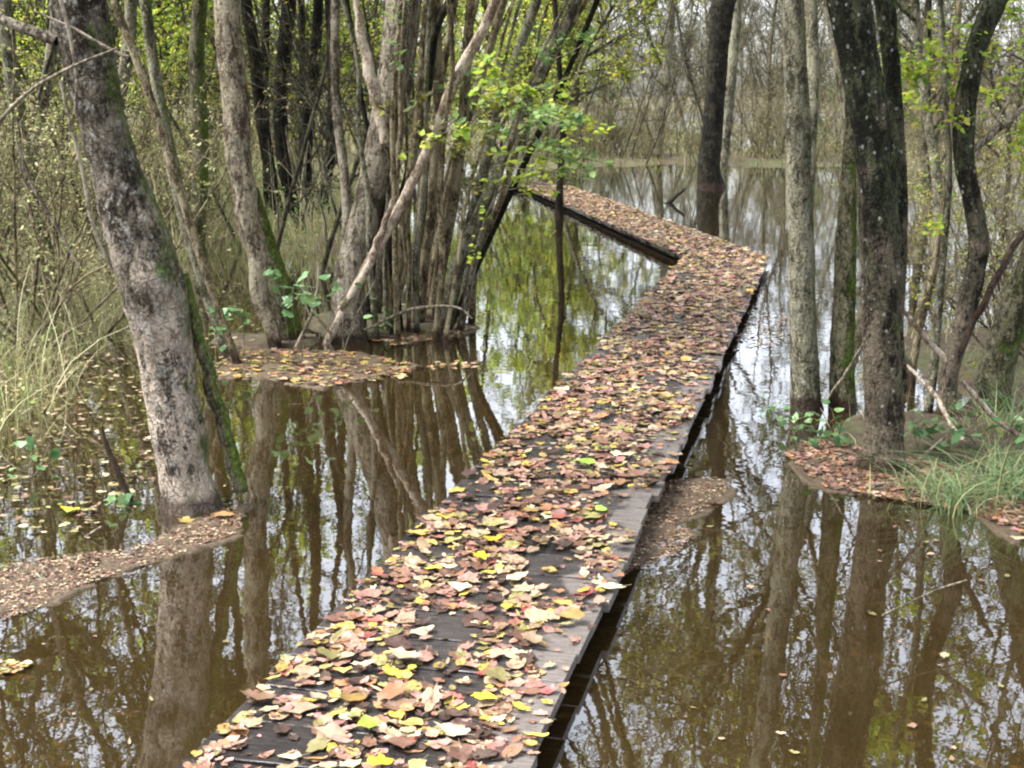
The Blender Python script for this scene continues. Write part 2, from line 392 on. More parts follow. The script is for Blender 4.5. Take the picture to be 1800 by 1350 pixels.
def spline(pts, rads, step):
    """Catmull-Rom through pts, resampled about every step metres"""
    P = [np.asarray(p, float) for p in pts]
    P = [2 * P[0] - P[1]] + P + [2 * P[-1] - P[-2]]
    r = [rads[0]] + list(rads) + [rads[-1]]
    out, ro = [], []
    for i in range(1, len(P) - 2):
        n = max(2, int(np.linalg.norm(P[i + 1] - P[i]) / step))
        for k in range(n):
            t = k / n
            out.append(0.5 * ((2 * P[i]) + (-P[i - 1] + P[i + 1]) * t + (2 * P[i - 1] - 5 * P[i] + 4 * P[i + 1] - P[i + 2]) * t * t + (-P[i - 1] + 3 * P[i] - 3 * P[i + 1] + P[i + 2]) * t ** 3))
            ro.append(r[i] + (r[i + 1] - r[i]) * t)
    out.append(P[-2]); ro.append(r[-2])
    return np.array(out), np.array(ro)

def px_path(pts, base_z=0.0, Y=None, dY=0.0, sink=0.15):
    """pts: (px, py, width px[, depth change]) from the foot up; the foot stands on the ground at base_z"""
    if Y is None:
        g = hit(pts[0][0], pts[0][1], base_z); Y = g[1]
    W, Rr = [], []
    n = len(pts)
    for i, p in enumerate(pts):
        q = at(p[0], p[1], Y + (p[3] if len(p) > 3 else dY * i / max(1, n - 1)))
        W.append(q); Rr.append(rad_px(p[2], q))
    if sink:
        d = (W[0] - W[1]); d = d / np.linalg.norm(d)
        W.insert(0, W[0] + d * sink); Rr.insert(0, Rr[0] * 1.1)
    return W, Rr

def extend(W, Rr, top, rtop=0.02, up=0.6, wob=0.15, n=5):
    """carry a trunk on above the picture's upper edge"""
    d = unit(W[-1] - W[-2]); p = W[-1].copy(); z0 = p[2]
    r0 = Rr[-1]
    fr = [0.025, 0.07, 0.15, 0.28, 0.45, 0.63, 0.82, 1.0]; prev = 0.0
    for f_ in fr:
        k_ = up * min(0.5, 0.12 + f_ * 0.6)
        d = unit(d * (1 - k_) + np.array([0, 0, k_]) + rng.normal(size=3) * wob * min(0.5, f_))
        p = p + d * (top - z0) * (f_ - prev); prev = f_
        W.append(p.copy()); Rr.append(r0 + (rtop - r0) * f_ ** 0.9)
    return W, Rr

def ridges(N, K, sides, amp, sl):
    th = np.linspace(0, 2 * np.pi, sides, endpoint=False)[None, :]; z = np.arange(K)[:, None] * sl
    d = np.ones((K, sides))
    for k, m, a in ((1, 1.3, 0.5), (2, 2.1, 0.5), (3, 3.7, 0.35), (5, 2.9, 0.22), (7, 6.0, 0.16), (4, 11, 0.18), (2, 17, 0.12), (9, 9, 0.08)):
        d = d + amp * a * np.sin(k * th + m * z * rng.uniform(0.6, 1.6) + rng.uniform(0, 6.28)) * np.sin(z * m * 0.6 + rng.uniform(0, 6.28))
    d = d + amp * 0.22 * rng.normal(size=(K, sides))
    return d[None]

def trunk_mesh(name, W, Rr, mat, sides=20, step=0.035, amp=0.11, flare=0.0, knots=0):
    P, r = spline(W, Rr, step)
    zz = P[:, 2]
    if flare: r = r * (1 + flare * np.exp(-np.maximum(zz - zz.min() - 0.1, 0) / 0.09))
    D = ridges(1, len(P), sides, amp, step)
    if flare:
        th = np.linspace(0, 2 * np.pi, sides, endpoint=False)[None, :]
        D = D + (np.exp(-np.maximum(zz - zz.min() - 0.1, 0) / 0.1)[:, None] * (0.25 * flare * (np.cos(4 * th + 1.0) + 0.6 * np.cos(7 * th)))) [None]
    for _ in range(knots):
        i0 = rng.integers(0, len(P)); t0 = rng.uniform(0, 6.28)
        th = np.linspace(0, 2 * np.pi, sides, endpoint=False)
        dz = (np.arange(len(P)) - i0) * step / 0.06; dt = ((th - t0 + np.pi) % (2 * np.pi) - np.pi) / 0.45
        D = D + (0.16 * np.exp(-(dz[:, None] ** 2 + dt[None] ** 2)))[None]
    b = MB(); b.tubes(P[None], r[None], sides, 0, D)
    return b, P, r

def children_of(P, d_len, idx, u):
    """points and directions at fractions u along the polylines P[idx]"""
    K = P.shape[1]; f = u * (K - 1); i = np.minimum(f.astype(int), K - 2); t = (f - i)[:, None]
    a = P[idx, i]; c = P[idx, i + 1]
    return a + (c - a) * t, unit(c - a)
def shoot(p, d, L, K, wander, up):
    N = len(p); out = [p]; d = d.copy()
    for k in range(K):
        d = unit(d + rng.normal(size=(N, 3)) * wander + np.array([0, 0, up]))
        p = p + d * (L / K)[:, None]; out.append(p)
    return np.stack(out, 1)
def away(d, ang):
    N = len(d); q = unit(np.cross(d, rng.normal(size=(N, 3))))
    return unit(d * np.cos(ang)[:, None] + q * np.sin(ang)[:, None])
def crown(b, P, r, z0, n1, L1, n2=6, n3=6, leaf=(3, 0.05), twr=0.0025, wood=0, leafm=1, up1=0.08, sparse=0.0, a1=(35, 70), leaf_low=None):
    """limbs, twigs and leaves from the part of a trunk above z0"""
    ok = np.where(P[:, 2] > z0)[0]
    if len(ok) < 3: return
    ii = rng.choice(ok[:-1], n1)
    p = P[ii]; d = unit(P[ii + 1] - P[ii]); rr = r[ii]
    zr = (P[ii, 2] - z0) / max(0.1, P[:, 2].max() - z0)
    L = L1 * (1.1 - 0.65 * zr) * rng.uniform(0.6, 1.25, n1)
    A = shoot(p, away(d, np.radians(rng.uniform(a1[0], a1[1], n1))), L, 7, 0.16, up1)
    r1 = np.minimum(rr * 0.55, 0.012 * L + 0.006)
    u = np.linspace(0, 1, 8)
    b.tubes(A, r1[:, None] * (1 - 0.8 * u)[None], 6, wood)
    N2 = n1 * n2; idx = rng.integers(0, n1, N2); uu = rng.uniform(0.2, 1, N2)
    p, d = children_of(A, None, idx, uu)
    L2 = L[idx] * rng.uniform(0.25, 0.5, N2) * (1.2 - 0.5 * uu)
    B = shoot(p, away(d, np.radians(rng.uniform(25, 60, N2))), L2, 4, 0.2, 0.05)
    b.tubes(B, (np.minimum(r1[idx] * 0.5, 0.008 * L2 + 0.003))[:, None] * (1 - 0.7 * np.linspace(0, 1, 5))[None], 4, wood)
    N3 = N2 * n3; idx3 = rng.integers(0, N2, N3); uu = rng.uniform(0.1, 1, N3)
    p, d = children_of(B, None, idx3, uu)
    L3 = np.maximum(L2[idx3] * rng.uniform(0.3, 0.7, N3), 0.12)
    C = shoot(p, away(d, np.radians(rng.uniform(20, 60, N3))), L3, 3, 0.22, 0.03)
    b.tubes(C, np.full((N3, 1), twr) * np.array([1.2, 1.0, 0.8, 0.45])[None], 3, wood)
    if leaf and leaf[0] > 0:
        nl = int(N3 * leaf[0]); ix = rng.integers(0, N3, nl)
        if sparse: ix = ix[rng.random(nl) > sparse * (0.5 + 0.5 * np.sin(idx3[ix] * 1.7))]
        p, d = children_of(C, None, ix, rng.uniform(0.1, 1, len(ix)))
        b.leaves(p, leaf[1], leafm)

def localise(b, base):
    b.V = [v - np.asarray(base) for v in b.V]; return b

TWIG = M['twig']
def tree(kind, label, cat, paths, top, mat, leafm='leaf_olive', leaf=(3, 0.05), n1=16, L1=2.2, n2=8, n3=7, group=None, flare=0.4, sides=22, z0=None, knots=4, crownz=2.6, a1=(35, 70), amp=0.11, part='trunk', rtop=0.02, up=0.6, twr=0.003):
    """paths: list of (W, Rr, material, top) ; the first is the main trunk"""
    base = np.array([paths[0][0][1][0], paths[0][0][1][1], 0.0])
    t = thing(kind, label, cat, base, 0, group)
    cb = MB()
    nst = len(paths)
    for (W, Rr, m, tp) in paths:
        W = list(W); Rr = list(Rr)
        if tp: extend(W, Rr, tp, rtop, up)
        b, P, r = trunk_mesh('trunk', W, Rr, m, sides, amp=amp, flare=flare, knots=knots)
        link(part, localise(b, base).mesh('trunk', [m]), t)
        if tp: crown(cb, P, r, crownz, max(3, n1 // nst), L1, n2, n3, leaf, twr, a1=a1)
    if cb.n: link('crown', localise(cb, base).mesh('crown', [M['far_bark'], M[leafm]]), t)
    return t, base

def twig_part(t, base, pts, name='branch', mat=None, Y=None, sides=6, wob=True):
    W, Rr = px_path(pts, Y=Y, sink=0)
    P, r = spline(W, Rr, 0.05)
    P = P + rng.normal(size=P.shape) * 0.15 * r[:, None]
    b = MB(); b.tubes(P[None], r[None], sides, 0)
    return link(name, localise(b, base).mesh(name, [mat or TWIG]), t)

# ================================================================== THE SETTING
def smooth(a, lo, hi):
    t = np.clip((a - lo) / (hi - lo), 0, 1); return t * t * (3 - 2 * t)
def fbm(X, Y, sc, seed=0, oct=4):
    r2 = np.random.default_rng(100 + seed); z = np.zeros_like(X)
    for o in range(oct):
        for _ in range(4):
            a = r2.uniform(0, 6.28); k = sc * 2 ** o * r2.uniform(0.7, 1.4)
            z += np.sin((X * math.cos(a) + Y * math.sin(a)) * k + r2.uniform(0, 6.28)) / 2 ** o / 4
    return z
def blob(X, Y, cx, cy, rx, ry, k=0.35):
    d = np.sqrt(((X - cx) / rx) ** 2 + ((Y - cy) / ry) ** 2) + k * 0.35 * fbm(X, Y, 2.5, 5)
    return 1 - smooth(d, 0.75, 1.3)
def ground_h(X, Y):
    X = np.asarray(X, float); Y = undepth(np.asarray(Y, float))
    n = fbm(X, Y, 1.6, 1); n2 = fbm(X, Y, 0.35, 2)
    h = -0.45 + 0.04 * n
    left = 1 - smooth(X + 0.45 * n2 + 0.25 * n + 0.12 * (Y - 3), -3.1, -2.3)
    left = left * smooth(Y, 1.6, 2.6)
    h = np.maximum(h, -0.45 + left * (0.445 + 0.05 * n))
    back = smooth(Y, 7.8, 9.5) * (1 - smooth(X + 0.1 * (Y - 8) + 0.4 * n2, -1.9, -0.9))
    h = np.maximum(h, -0.45 + back * (0.52 + 0.06 * n))
    h = np.maximum(h, -0.45 + 0.475 * blob(X, Y, -1.75, 5.45, 0.5, 0.25) + 0.0)
    h = np.maximum(h, -0.45 + 0.49 * blob(X, Y, -1.0, 5.95, 0.75, 0.45))
    h = np.maximum(h, -0.45 + 0.50 * blob(X, Y, 2.45, 3.75, 0.95, 0.42))
    h = np.maximum(h, -0.45 + 0.50 * blob(X, Y, 3.6, 4.6, 1.3, 1.3))
    far = smooth(Y + 1.6 * n2 + 0.10 * np.abs(X), 20.3, 22.5)
    h = np.maximum(h, -0.45 + far * (0.56 + 0.07 * n))
    pond = smooth(Y + 1.5 * n, 24.5, 26.5) * smooth(n2 + 0.5 * n, -0.35, -0.1) * (1 - smooth(Y, 85, 100)) * smooth(X, -6, -2)
    h = h - pond * 0.45
    h = h + smooth(Y, 90, 160) * 0.9
    side = smooth(np.abs(X), 9, 14) * (1 - far) * (0.55)
    h = np.maximum(h, -0.45 + side)
    return h
ax = np.concatenate([-np.geomspace(400, 8, 34), np.arange(-7.8, 7.8, 0.09), np.geomspace(8, 400, 34)])
ay = np.concatenate([-np.geomspace(60, 1.2, 12), np.arange(-1, 10, 0.09), np.arange(10, 32, 0.25), np.geomspace(32.5, 700, 40)])
ay = depth(ay)
GX, GY = np.meshgrid(ax, ay)
GZ = ground_h(GX, GY)
b = MB(); nx, ny = len(ax), len(ay)
i, j = np.meshgrid(np.arange(nx - 1), np.arange(ny - 1)); k0 = (j * nx + i).ravel()
b.add(np.stack([GX, GY, GZ], -1), quads=np.stack([k0, k0 + 1, k0 + nx + 1, k0 + nx], -1))
tag(link('ground', b.mesh('ground', [M['ground']])), 'flooded woodland soil with litter and low banks', None, None, 'structure')
b = MB(); b.add([[-150, -40, 0], [150, -40, 0], [150, 210, 0], [-150, 210, 0]], quads=[[0, 1, 2, 3]])
tag(link('water', b.mesh('water', [M['water']])), 'still brown flood water mirroring the trees', None, None, 'structure')

# ================================================================== BOARDWALK
DZ = 0.10
LN = Vector(hit(1203, 452, DZ)[:2]); A1 = R(13.9); A2 = R(-8.1)
W1, W2 = 0.83, 0.865
def plank_run(n_planks, width, pitch, seed, taper=None):
    """local frame: x across, y along, top about z = 0"""
    r2 = np.random.default_rng(seed); b = MB()
    for k in range(n_planks):
        y0 = k * pitch + 0.004 + r2.normal() * 0.0015; y1 = (k + 1) * pitch - 0.005 + r2.normal() * 0.0015
        x0 = -width / 2 + r2.normal() * 0.008; x1 = width / 2 + r2.normal() * 0.010
        z = r2.normal() * 0.0025; tilt = r2.normal() * 0.0035; sk = r2.normal() * 0.003
        nseg = 8; xs = np.linspace(x0, x1, nseg + 1); V = []
        for x in xs:
            zz = z + tilt * x / width + 0.0015 * math.sin(x * 9 + k)
            e = 0.0025 * r2.uniform(0.3, 1.6); e2 = 0.0025 * r2.uniform(0.3, 1.6); yy0 = y0 + sk * x / width + r2.normal() * 0.0009; yy1 = y1 + sk * x / width + r2.normal() * 0.0009
            V += [[x, yy0, zz - 0.032], [x, yy0, zz - e], [x, yy0 + 0.002, zz], [x, yy1 - 0.002, zz], [x, yy1, zz - e2], [x, yy1, zz - 0.032]]
        Q = []
        for s_ in range(nseg):
            for c in range(6): Q.append([s_ * 6 + c, s_ * 6 + (c + 1) % 6, (s_ + 1) * 6 + (c + 1) % 6, (s_ + 1) * 6 + c])
        o = nseg * 6
        Q += [[0, 5, 4, 1], [1, 4, 3, 2], [o, o + 1, o + 4, o + 5], [o + 1, o + 2, o + 3, o + 4]]
        b.add(V, quads=Q)
    return b
def box(b, x0, x1, y0, y1, z0, z1, mat=0):
    V = [[x, y, z] for z in (z0, z1) for y in (y0, y1) for x in (x0, x1)]
    b.add(V, quads=[[0, 2, 3, 1], [4, 5, 7, 6], [0, 1, 5, 4], [2, 6, 7, 3], [0, 4, 6, 2], [1, 3, 7, 5]], mat=mat)
bw = thing('boardwalk', 'narrow plank boardwalk covered in fallen leaves crossing the flood water', 'boardwalk')
u1 = Vector((math.sin(A1), math.cos(A1))); v1 = Vector((math.cos(A1), -math.sin(A1)))
u2 = Vector((math.sin(A2), math.cos(A2))); v2 = Vector((math.cos(A2), -math.sin(A2)))
PITCHP = 0.205
n1p = 76
end1 = LN + u1 * 0.42 + v1 * (W1 / 2)
org1 = end1 - u1 * (n1p * PITCHP)
o2 = LN + v2 * (W2 / 2) - u2 * 0.02
n2p = 54
RUNS = []
def section(org, ang, n, width, seed, pitch, dz=0.0, posts=True):
    d = link('deck', plank_run(n, width, pitch, seed).mesh('deck', [M['plank']], smooth=False), bw, (org.x, org.y, DZ + dz)); d.rotation_euler = (0, 0, -ang)
    L = n * pitch
    for sx in ((-1, 1) if posts or width > 0.5 else ()):
        b = MB(); x = sx * (width / 2 - 0.10)
        box(b, x - 0.022, x + 0.022, 0.01, L - 0.01, -0.088, -0.0345)
        s_ = link('stringer', b.mesh('stringer', [M['stringer']], smooth=False), bw, (org.x, org.y, DZ + dz)); s_.rotation_euler = (0, 0, -ang)
    if posts:
        for y in np.arange(0.5, L, 2.4):
            for sx in (-1, 1):
                b = MB(); x = sx * (width / 2 - 0.165)
                box(b, x - 0.035, x + 0.035, y - 0.035, y + 0.035, -0.62, -0.036)
                s_ = link('post', b.mesh('post', [M['stringer']], smooth=False), bw, (org.x, org.y, DZ + dz)); s_.rotation_euler = (0, 0, -ang)
    RUNS.append((org, ang, L, width, DZ + dz))
section(org1, A1, n1p, W1, 1, PITCHP)
section(o2, A2, n2p, W2, 2, 0.205, -0.004)
# far end, turning a little to the left
A3 = R(-24)
o3 = o2 + u2 * (n2p * 0.205 + 0.05) - v2 * 0.12
section(o3, A3, 15, 0.85, 4, 0.205, 0.006)

# ================================================================== FALLEN LEAVES
def outline(shape, n=22, seed=0):
    r2 = np.random.default_rng(seed); th = np.linspace(0, 2 * np.pi, n, endpoint=False)
    if shape == 'oak': r = 0.5 * (1 + 0.19 * np.cos(7 * th) + 0.06 * np.cos(3 * th + 1)); x = r * np.cos(th) * 1.0; y = r * np.sin(th) * 0.62
    elif shape == 'maple': r = 0.5 * (0.72 + 0.28 * np.abs(np.cos(2.5 * th)) ** 1.1); x = r * np.cos(th); y = r * np.sin(th)
    elif shape == 'round': r = 0.5 * (1 + 0.05 * np.cos(11 * th)); x = r * np.cos(th) * 0.95; y = r * np.sin(th) * 0.78
    elif shape == 'willow': r = 0.5; x = r * np.cos(th) * 1.15; y = r * np.sin(th) * (0.30)
    else: x = 0.5 * np.cos(th); y = 0.5 * np.sin(th) * 0.62 * (1 - 0.35 * np.cos(th))      # ovate
    x = x * (1 + r2.normal(size=n) * 0.09); y = y * (1 + r2.normal(size=n) * 0.09)
    return x, y
SHAPES = ['oak', 'maple', 'ovate', 'round', 'willow', 'oak', 'ovate', 'ovate']
def leaf_geo(shape, seed):
    """unit-long curled leaf: outline ring, inner ring and midrib point, stalk"""
    n = 20 if shape != 'maple' else 25
    r2 = np.random.default_rng(seed * 13 + 5)
    x, y = outline(shape, n, seed)
    cu, cv, tw = r2.uniform(-0.15, 0.4), r2.uniform(-0.2, 0.6), r2.uniform(-0.3, 0.3)
    ph = r2.uniform(0, 6.28)
    def z(x, y): return 0.03 + cu * x * x + cv * y * y + tw * x * y + 0.05 * np.sin(x * 9 + ph) * np.cos(y * 8) - 0.05 * np.exp(-(y / 0.05) ** 2) * 0.5
    xi, yi = x * 0.5, y * 0.5
    V = np.concatenate([np.stack([x, y, z(x, y)], -1), np.stack([xi, yi, z(xi, yi)], -1), [[0, 0, float(z(np.float64(0), np.float64(0)))]]])
    Q = [[k, (k + 1) % n, n + (k + 1) % n, n + k] for k in range(n)]; T = [[n + k, n + (k + 1) % n, 2 * n] for k in range(n)]
    m = len(V); zs = float(z(np.float64(-0.5), np.float64(0)))
    V = np.concatenate([V, [[-0.44, -0.012, zs], [-0.44, 0.012, zs], [-0.8, 0.05 + tw * 0.2, zs + 0.08], [-0.8, 0.03 + tw * 0.2, zs + 0.08]]])
    Q.append([m, m + 1, m + 2, m + 3])
    V[:, 2] -= V[:, 2].min() * 0.9
    return V, np.array(Q), np.array(T)
LG = [leaf_geo(s_, i_) for i_, s_ in enumerate(SHAPES * 2)]
LSH = SHAPES * 2
FN = [f[0] for f in FALL]; FW = np.array([f[2] for f in FALL], float); FW /= FW.sum()
_lm = {}
def leaf_me(g, colour):
    if (g, colour) not in _lm:
        b = MB(); V, Q, T = LG[g]; b.add(V, Q, T); _lm[(g, colour)] = b.mesh('fallen_leaf', [M['fall_' + colour]])
    return _lm[(g, colour)]
def one_leaf(pos, size, rot, tilt, g, colour, label, group, name='fallen_leaf'):
    o = link(name, leaf_me(g, colour), None, pos); o.scale = (size, size, size); o.rotation_euler = (tilt[0], tilt[1], rot)
    tag(o, label, 'leaf', group); return o
def leaf_sprigs(b, P, size, mat, tilt=0.45):
    for p in P:
        g = int(rng.choice([2, 6, 7, 3, 10])); V, Q, T = LG[g]
        b.add(((V + (0.5, 0, 0)) * size * rng.uniform(0.6, 1.25)) @ euler_m(rng.normal() * tilt, rng.normal() * tilt + 0.2, rng.uniform(0, 6.28)).T + p, Q, T, mat)
def euler_m(a, bb, c):
    ca, sa, cb, sb, cc, sc_ = np.cos(a), np.sin(a), np.cos(bb), np.sin(bb), np.cos(c), np.sin(c)
    return np.array([[cb * cc, sa * sb * cc - ca * sc_, ca * sb * cc + sa * sc_], [cb * sc_, sa * sb * sc_ + ca * cc, ca * sb * sc_ - sa * cc], [-sb, sa * cb, ca * cb]])
def leaf_into(b, pos, size, rot, tilt, g, ci):
    V, Q, T = LG[g]
    b.add((V * size) @ euler_m(tilt[0], tilt[1], rot).T + pos, Q, T, ci)
deck_leaves = []
r2 = np.random.default_rng(21)
def spread(run, count, bare_right, sz=(0.035, 0.085)):
    org, ang, L, wd, z = run
    u = Vector((math.sin(ang), math.cos(ang))); v = Vector((math.cos(ang), -math.sin(ang)))
    for _ in range(count):
        yl = r2.uniform(0, L); xl = r2.uniform(-wd / 2, wd / 2 + 0.01)
        p = org + u * yl + v * xl; yo = undepth(p.y)
        if bare_right:
            if xl > wd * (0.40 + 0.10 * math.sin(yl * 5.3 + 1)) and yo < 4.4 and r2.random() < 0.72: continue
            if xl > wd * 0.47 and r2.random() < 0.4: continue
            if xl < -wd * 0.47 and r2.random() < 0.5: continue
            if math.sin(yl * 4.1 + 2) * math.sin(xl * 9 + yl * 2.1) > (0.5 if yo < 3.4 else 0.65) and r2.random() < 0.72: continue
        p = org + u * yl + v * xl
        if r2.random() < 0.42: s_ = r2.uniform(0.018, 0.035)
        else: s_ = r2.uniform(*sz) * r2.choice([0.75, 1.0, 1.0, 1.4])
        if yo < 3.4 and r2.random() < 0.2: continue
        deck_leaves.append((p.x, p.y, z + r2.uniform(0.001, 0.010), s_, r2.uniform(0, 6.28), r2.normal(size=2) * 0.11, int(r2.integers(0, len(LG))), FN[r2.choice(len(FN), p=FW)]))
spread(RUNS[0], 18500, True, (0.030, 0.068)); spread(RUNS[1], 9000, False, (0.03, 0.07)); spread(RUNS[2], 300, False)
deck_leaves = [d for d in deck_leaves if d[1] > 1.9]
deck_leaves.sort(key=lambda d: d[1] - 26 * max(0, d[3] - 0.03))
near, rest = deck_leaves[:285], deck_leaves[285:]
desc = {'oak': 'lobed', 'maple': 'pointed star-shaped', 'ovate': 'pointed oval', 'round': 'rounded', 'willow': 'narrow'}
for (x, y, z, s_, ro, ti, g, c) in near:
    one_leaf((x, y, z + 0.004), s_, ro, ti, g, c, '%s %s fallen leaf lying among others on the boardwalk planks' % (c, desc[LSH[g]]), '%s %s leaves on the boardwalk' % (c, desc[LSH[g]]))
b = MB(); CI = {c: i_ for i_, c in enumerate(FN)}
for (x, y, z, s_, ro, ti, g, c) in rest: leaf_into(b, np.array([x, y, z]), s_, ro, ti, g, CI[c])
tag(link('fallen_leaves', b.mesh('fallen_leaves', [M['fall_' + c] for c in FN])), 'brown and yellow leaf litter carpeting the boardwalk planks', None, None, 'stuff')
# the ones that stand out
special = [((1025, 812), 0.12, 1, 'lime', 'bright lime green lobed leaf on the middle of the boardwalk'),
           ((850, 1222), 0.062, 3, 'bright', 'vivid yellow rounded leaf on bare dark planks near the front'),
           ((843, 975), 0.066, 1, 'bright', 'vivid yellow star-shaped leaf left of the boardwalk centre line'),
           ((865, 945), 0.07, 2, 'bright', 'golden yellow leaf just behind the vivid yellow star-shaped one'),
           ((645, 1270), 0.075, 2, 'lime', 'pale lime green oval leaf on a dark plank at the front'),
           ((670, 1338), 0.07, 1, 'bright', 'yellow-green leaf cut by the bottom edge of the photo'),
           ((1058, 893), 0.06, 2, 'lime', 'small lime yellow leaf near the right edge of the boardwalk'),
           ((712, 1150), 0.095, 0, 'tan', 'large tan oak leaf, biggest of the leaves near the front'),
           ((690, 1215), 0.105, 5, 'orange', 'large curled orange leaf in front of the tan oak leaf'),
           ((805, 1028), 0.075, 2, 'cream', 'cream oval leaf on a dark wet plank'),
           ((910, 1012), 0.08, 7, 'cream', 'cream oval leaf to the right of another cream one'),
           ((1090, 950), 0.07, 1, 'cream', 'cream yellow leaf at the right edge of the planks'),
           ((1005, 1078), 0.08, 6, 'golden', 'golden leaf overlapping others near the right plank ends'),
           ((935, 1120), 0.09, 5, 'tan', 'upright tan leaf near the right plank ends'),
           ((640, 1165), 0.07, 0, 'cream', 'whitish lobed leaf near the left plank ends')]
for (p, s_, g, c, lab) in special:
    q = hit(p[0], p[1], DZ + 0.03); one_leaf((q[0], q[1], DZ + 0.024), s_, r2.uniform(0, 6.28), r2.normal(size=2) * 0.12, g, c, lab, None)

# ================================================================== FLOATING LITTER
def inpoly(x, y, poly):
    ins = np.zeros(len(x), bool); n = len(poly)
    for a in range(n):
        x0, y0 = poly[a][:2]; x1, y1 = poly[(a + 1) % n][:2]
        c = ((y0 > y) != (y1 > y)) & (x < (x1 - x0) * (y - y0) / (y1 - y0 + 1e-12) + x0); ins ^= c
    return ins
def raft(px_poly, label, nbits, cols, bit=(0.012, 0.045), sheet=True, z=0.006, seed=0):
    poly = [hit(p[0], p[1]) for p in px_poly]
    xs = [p[0] for p in poly]; ys = [p[1] for p in poly]; b = MB(); rr = np.random.default_rng(seed + 50)
    if sheet:
        st = 0.018; X, Y = np.meshgrid(np.arange(min(xs) - 0.1, max(xs) + 0.1, st), np.arange(min(ys) - 0.1, max(ys) + 0.1, st))
        wob = 0.11; xx = X + wob * fbm(X, Y, 6, seed); yy = Y + wob * 0.6 * fbm(X, Y, 6, seed + 1)
        ok = inpoly(xx.ravel(), yy.ravel(), poly).reshape(X.shape) & (fbm(X, Y, 12, seed + 3) > -0.62)
        Z = z + 0.006 * fbm(X, Y, 25, seed + 2) + 0.004 * rr.random(X.shape)
        Z = np.where(ok, Z, -0.03)
        h, w_ = X.shape; ii, jj = np.meshgrid(np.arange(w_ - 1), np.arange(h - 1))
        any_ = (ok[:-1, :-1] | ok[1:, :-1] | ok[:-1, 1:] | ok[1:, 1:]); k = (jj * w_ + ii)[any_]
        b.add(np.stack([X, Y, Z], -1), quads=np.stack([k, k + 1, k + w_ + 1, k + w_], -1), mat=len(cols))
    got = 0
    while got < nbits:
        n = 4000; x = rr.uniform(min(xs), max(xs), n); y = rr.uniform(min(ys), max(ys), n); ok = inpoly(x, y, poly)
        for xx, yy in zip(x[ok], y[ok]):
            if got >= nbits: break
            g = int(rr.integers(0, len(LG))) if bit[1] > 0.021 else int(rr.choice([4, 12, 7, 2]))
            leaf_into(b, np.array([xx, yy, z + rr.uniform(0.0, 0.006)]), rr.uniform(*bit), rr.uniform(0, 6.28), rr.normal(size=2) * 0.1, g, int(rr.integers(0, len(cols)))); got += 1
    tag(link('leaf_litter', b.mesh('leaf_litter', [M['fall_' + c] for c in cols] + [M['mat_litter']])), label, None, None, 'stuff')
BR = ['brown', 'brown', 'dark brown', 'brown', 'tan', 'dark brown']
MX = ['tan', 'brown', 'olive', 'golden', 'cream', 'dark brown', 'orange']
raft([(1110, 880), (1175, 845), (1260, 842), (1285, 855), (1245, 895), (1180, 925), (1225, 935), (1190, 975), (1095, 1012), (1060, 980)], 'brown mat of litter floating against the right side of the boardwalk', 3800, BR+['tan','cream'], (0.006, 0.019), z=0.002, seed=1)
raft([(-60, 1010), (60, 985), (230, 965), (330, 925), (420, 885), (425, 935), (330, 970), (240, 1000), (130, 1035), (60, 1075), (-60, 1110)], 'brown strip of litter floating in front of the pale-barked tree', 4200, BR+['tan','cream'], (0.006, 0.020), z=0.002, seed=2)
raft([(-60, 1200), (-60, 1160), (10, 1165), (50, 1170), (40, 1182), (0, 1190)], 'small wisp of litter at the lower left', 60, MX, (0.015, 0.04), False, seed=3)
raft([(370, 640), (450, 610), (600, 620), (720, 640), (725, 665), (560, 685), (470, 665), (380, 668)], 'golden leaf litter floating in front of the twin trunks', 480, ['golden', 'olive', 'dark brown', 'orange', 'brown', 'brown', 'tan', 'golden', 'dark brown', 'olive'], (0.03, 0.07), True, seed=4)
raft([(600, 590), (700, 560), (840, 570), (820, 590), (700, 610)], 'leaf litter at the foot of the coppiced stems', 520, MX, (0.025, 0.06), True, seed=5)
raft([(730, 640), (840, 636), (850, 650), (740, 658)], 'thin line of leaves floating beside the coppiced stems', 26, ['cream', 'tan', 'golden', 'brown'], (0.03, 0.06), False, seed=6)
raft([(1380, 800), (1440, 770), (1560, 800), (1700, 830), (1830, 900), (1830, 960), (1700, 900), (1560, 880), (1450, 860)], 'dark red and brown litter around the right-hand island', 2600, ['brown', 'dark brown', 'pinkish brown', 'orange', 'tan', 'dark brown'], (0.015, 0.045), True, seed=7)
raft([(1290, 600), (1330, 545), (1400, 560), (1410, 590), (1380, 608), (1320, 612)], 'pinkish litter floating by the wet corner planks', 160, ['pinkish brown', 'tan', 'cream', 'brown'], (0.02, 0.05), False, seed=8)
raft([(-80, 960), (-80, 640), (100, 600), (240, 640), (260, 760), (270, 880), (150, 940)], 'yellowish leaf litter on the flooded left bank', 650, ['tan', 'olive', 'brown', 'cream', 'olive', 'dark brown'], (0.02, 0.05), False, z=0.01, seed=9)
raft([(-100, 640), (-100, 480), (160, 450), (420, 500), (470, 600), (380, 650), (240, 640)], 'leaf litter on the wet ground behind the pale-barked tree', 600, ['tan', 'olive', 'brown', 'cream', 'olive', 'dark brown'], (0.025, 0.05), False, z=0.02, seed=10)
k = 0
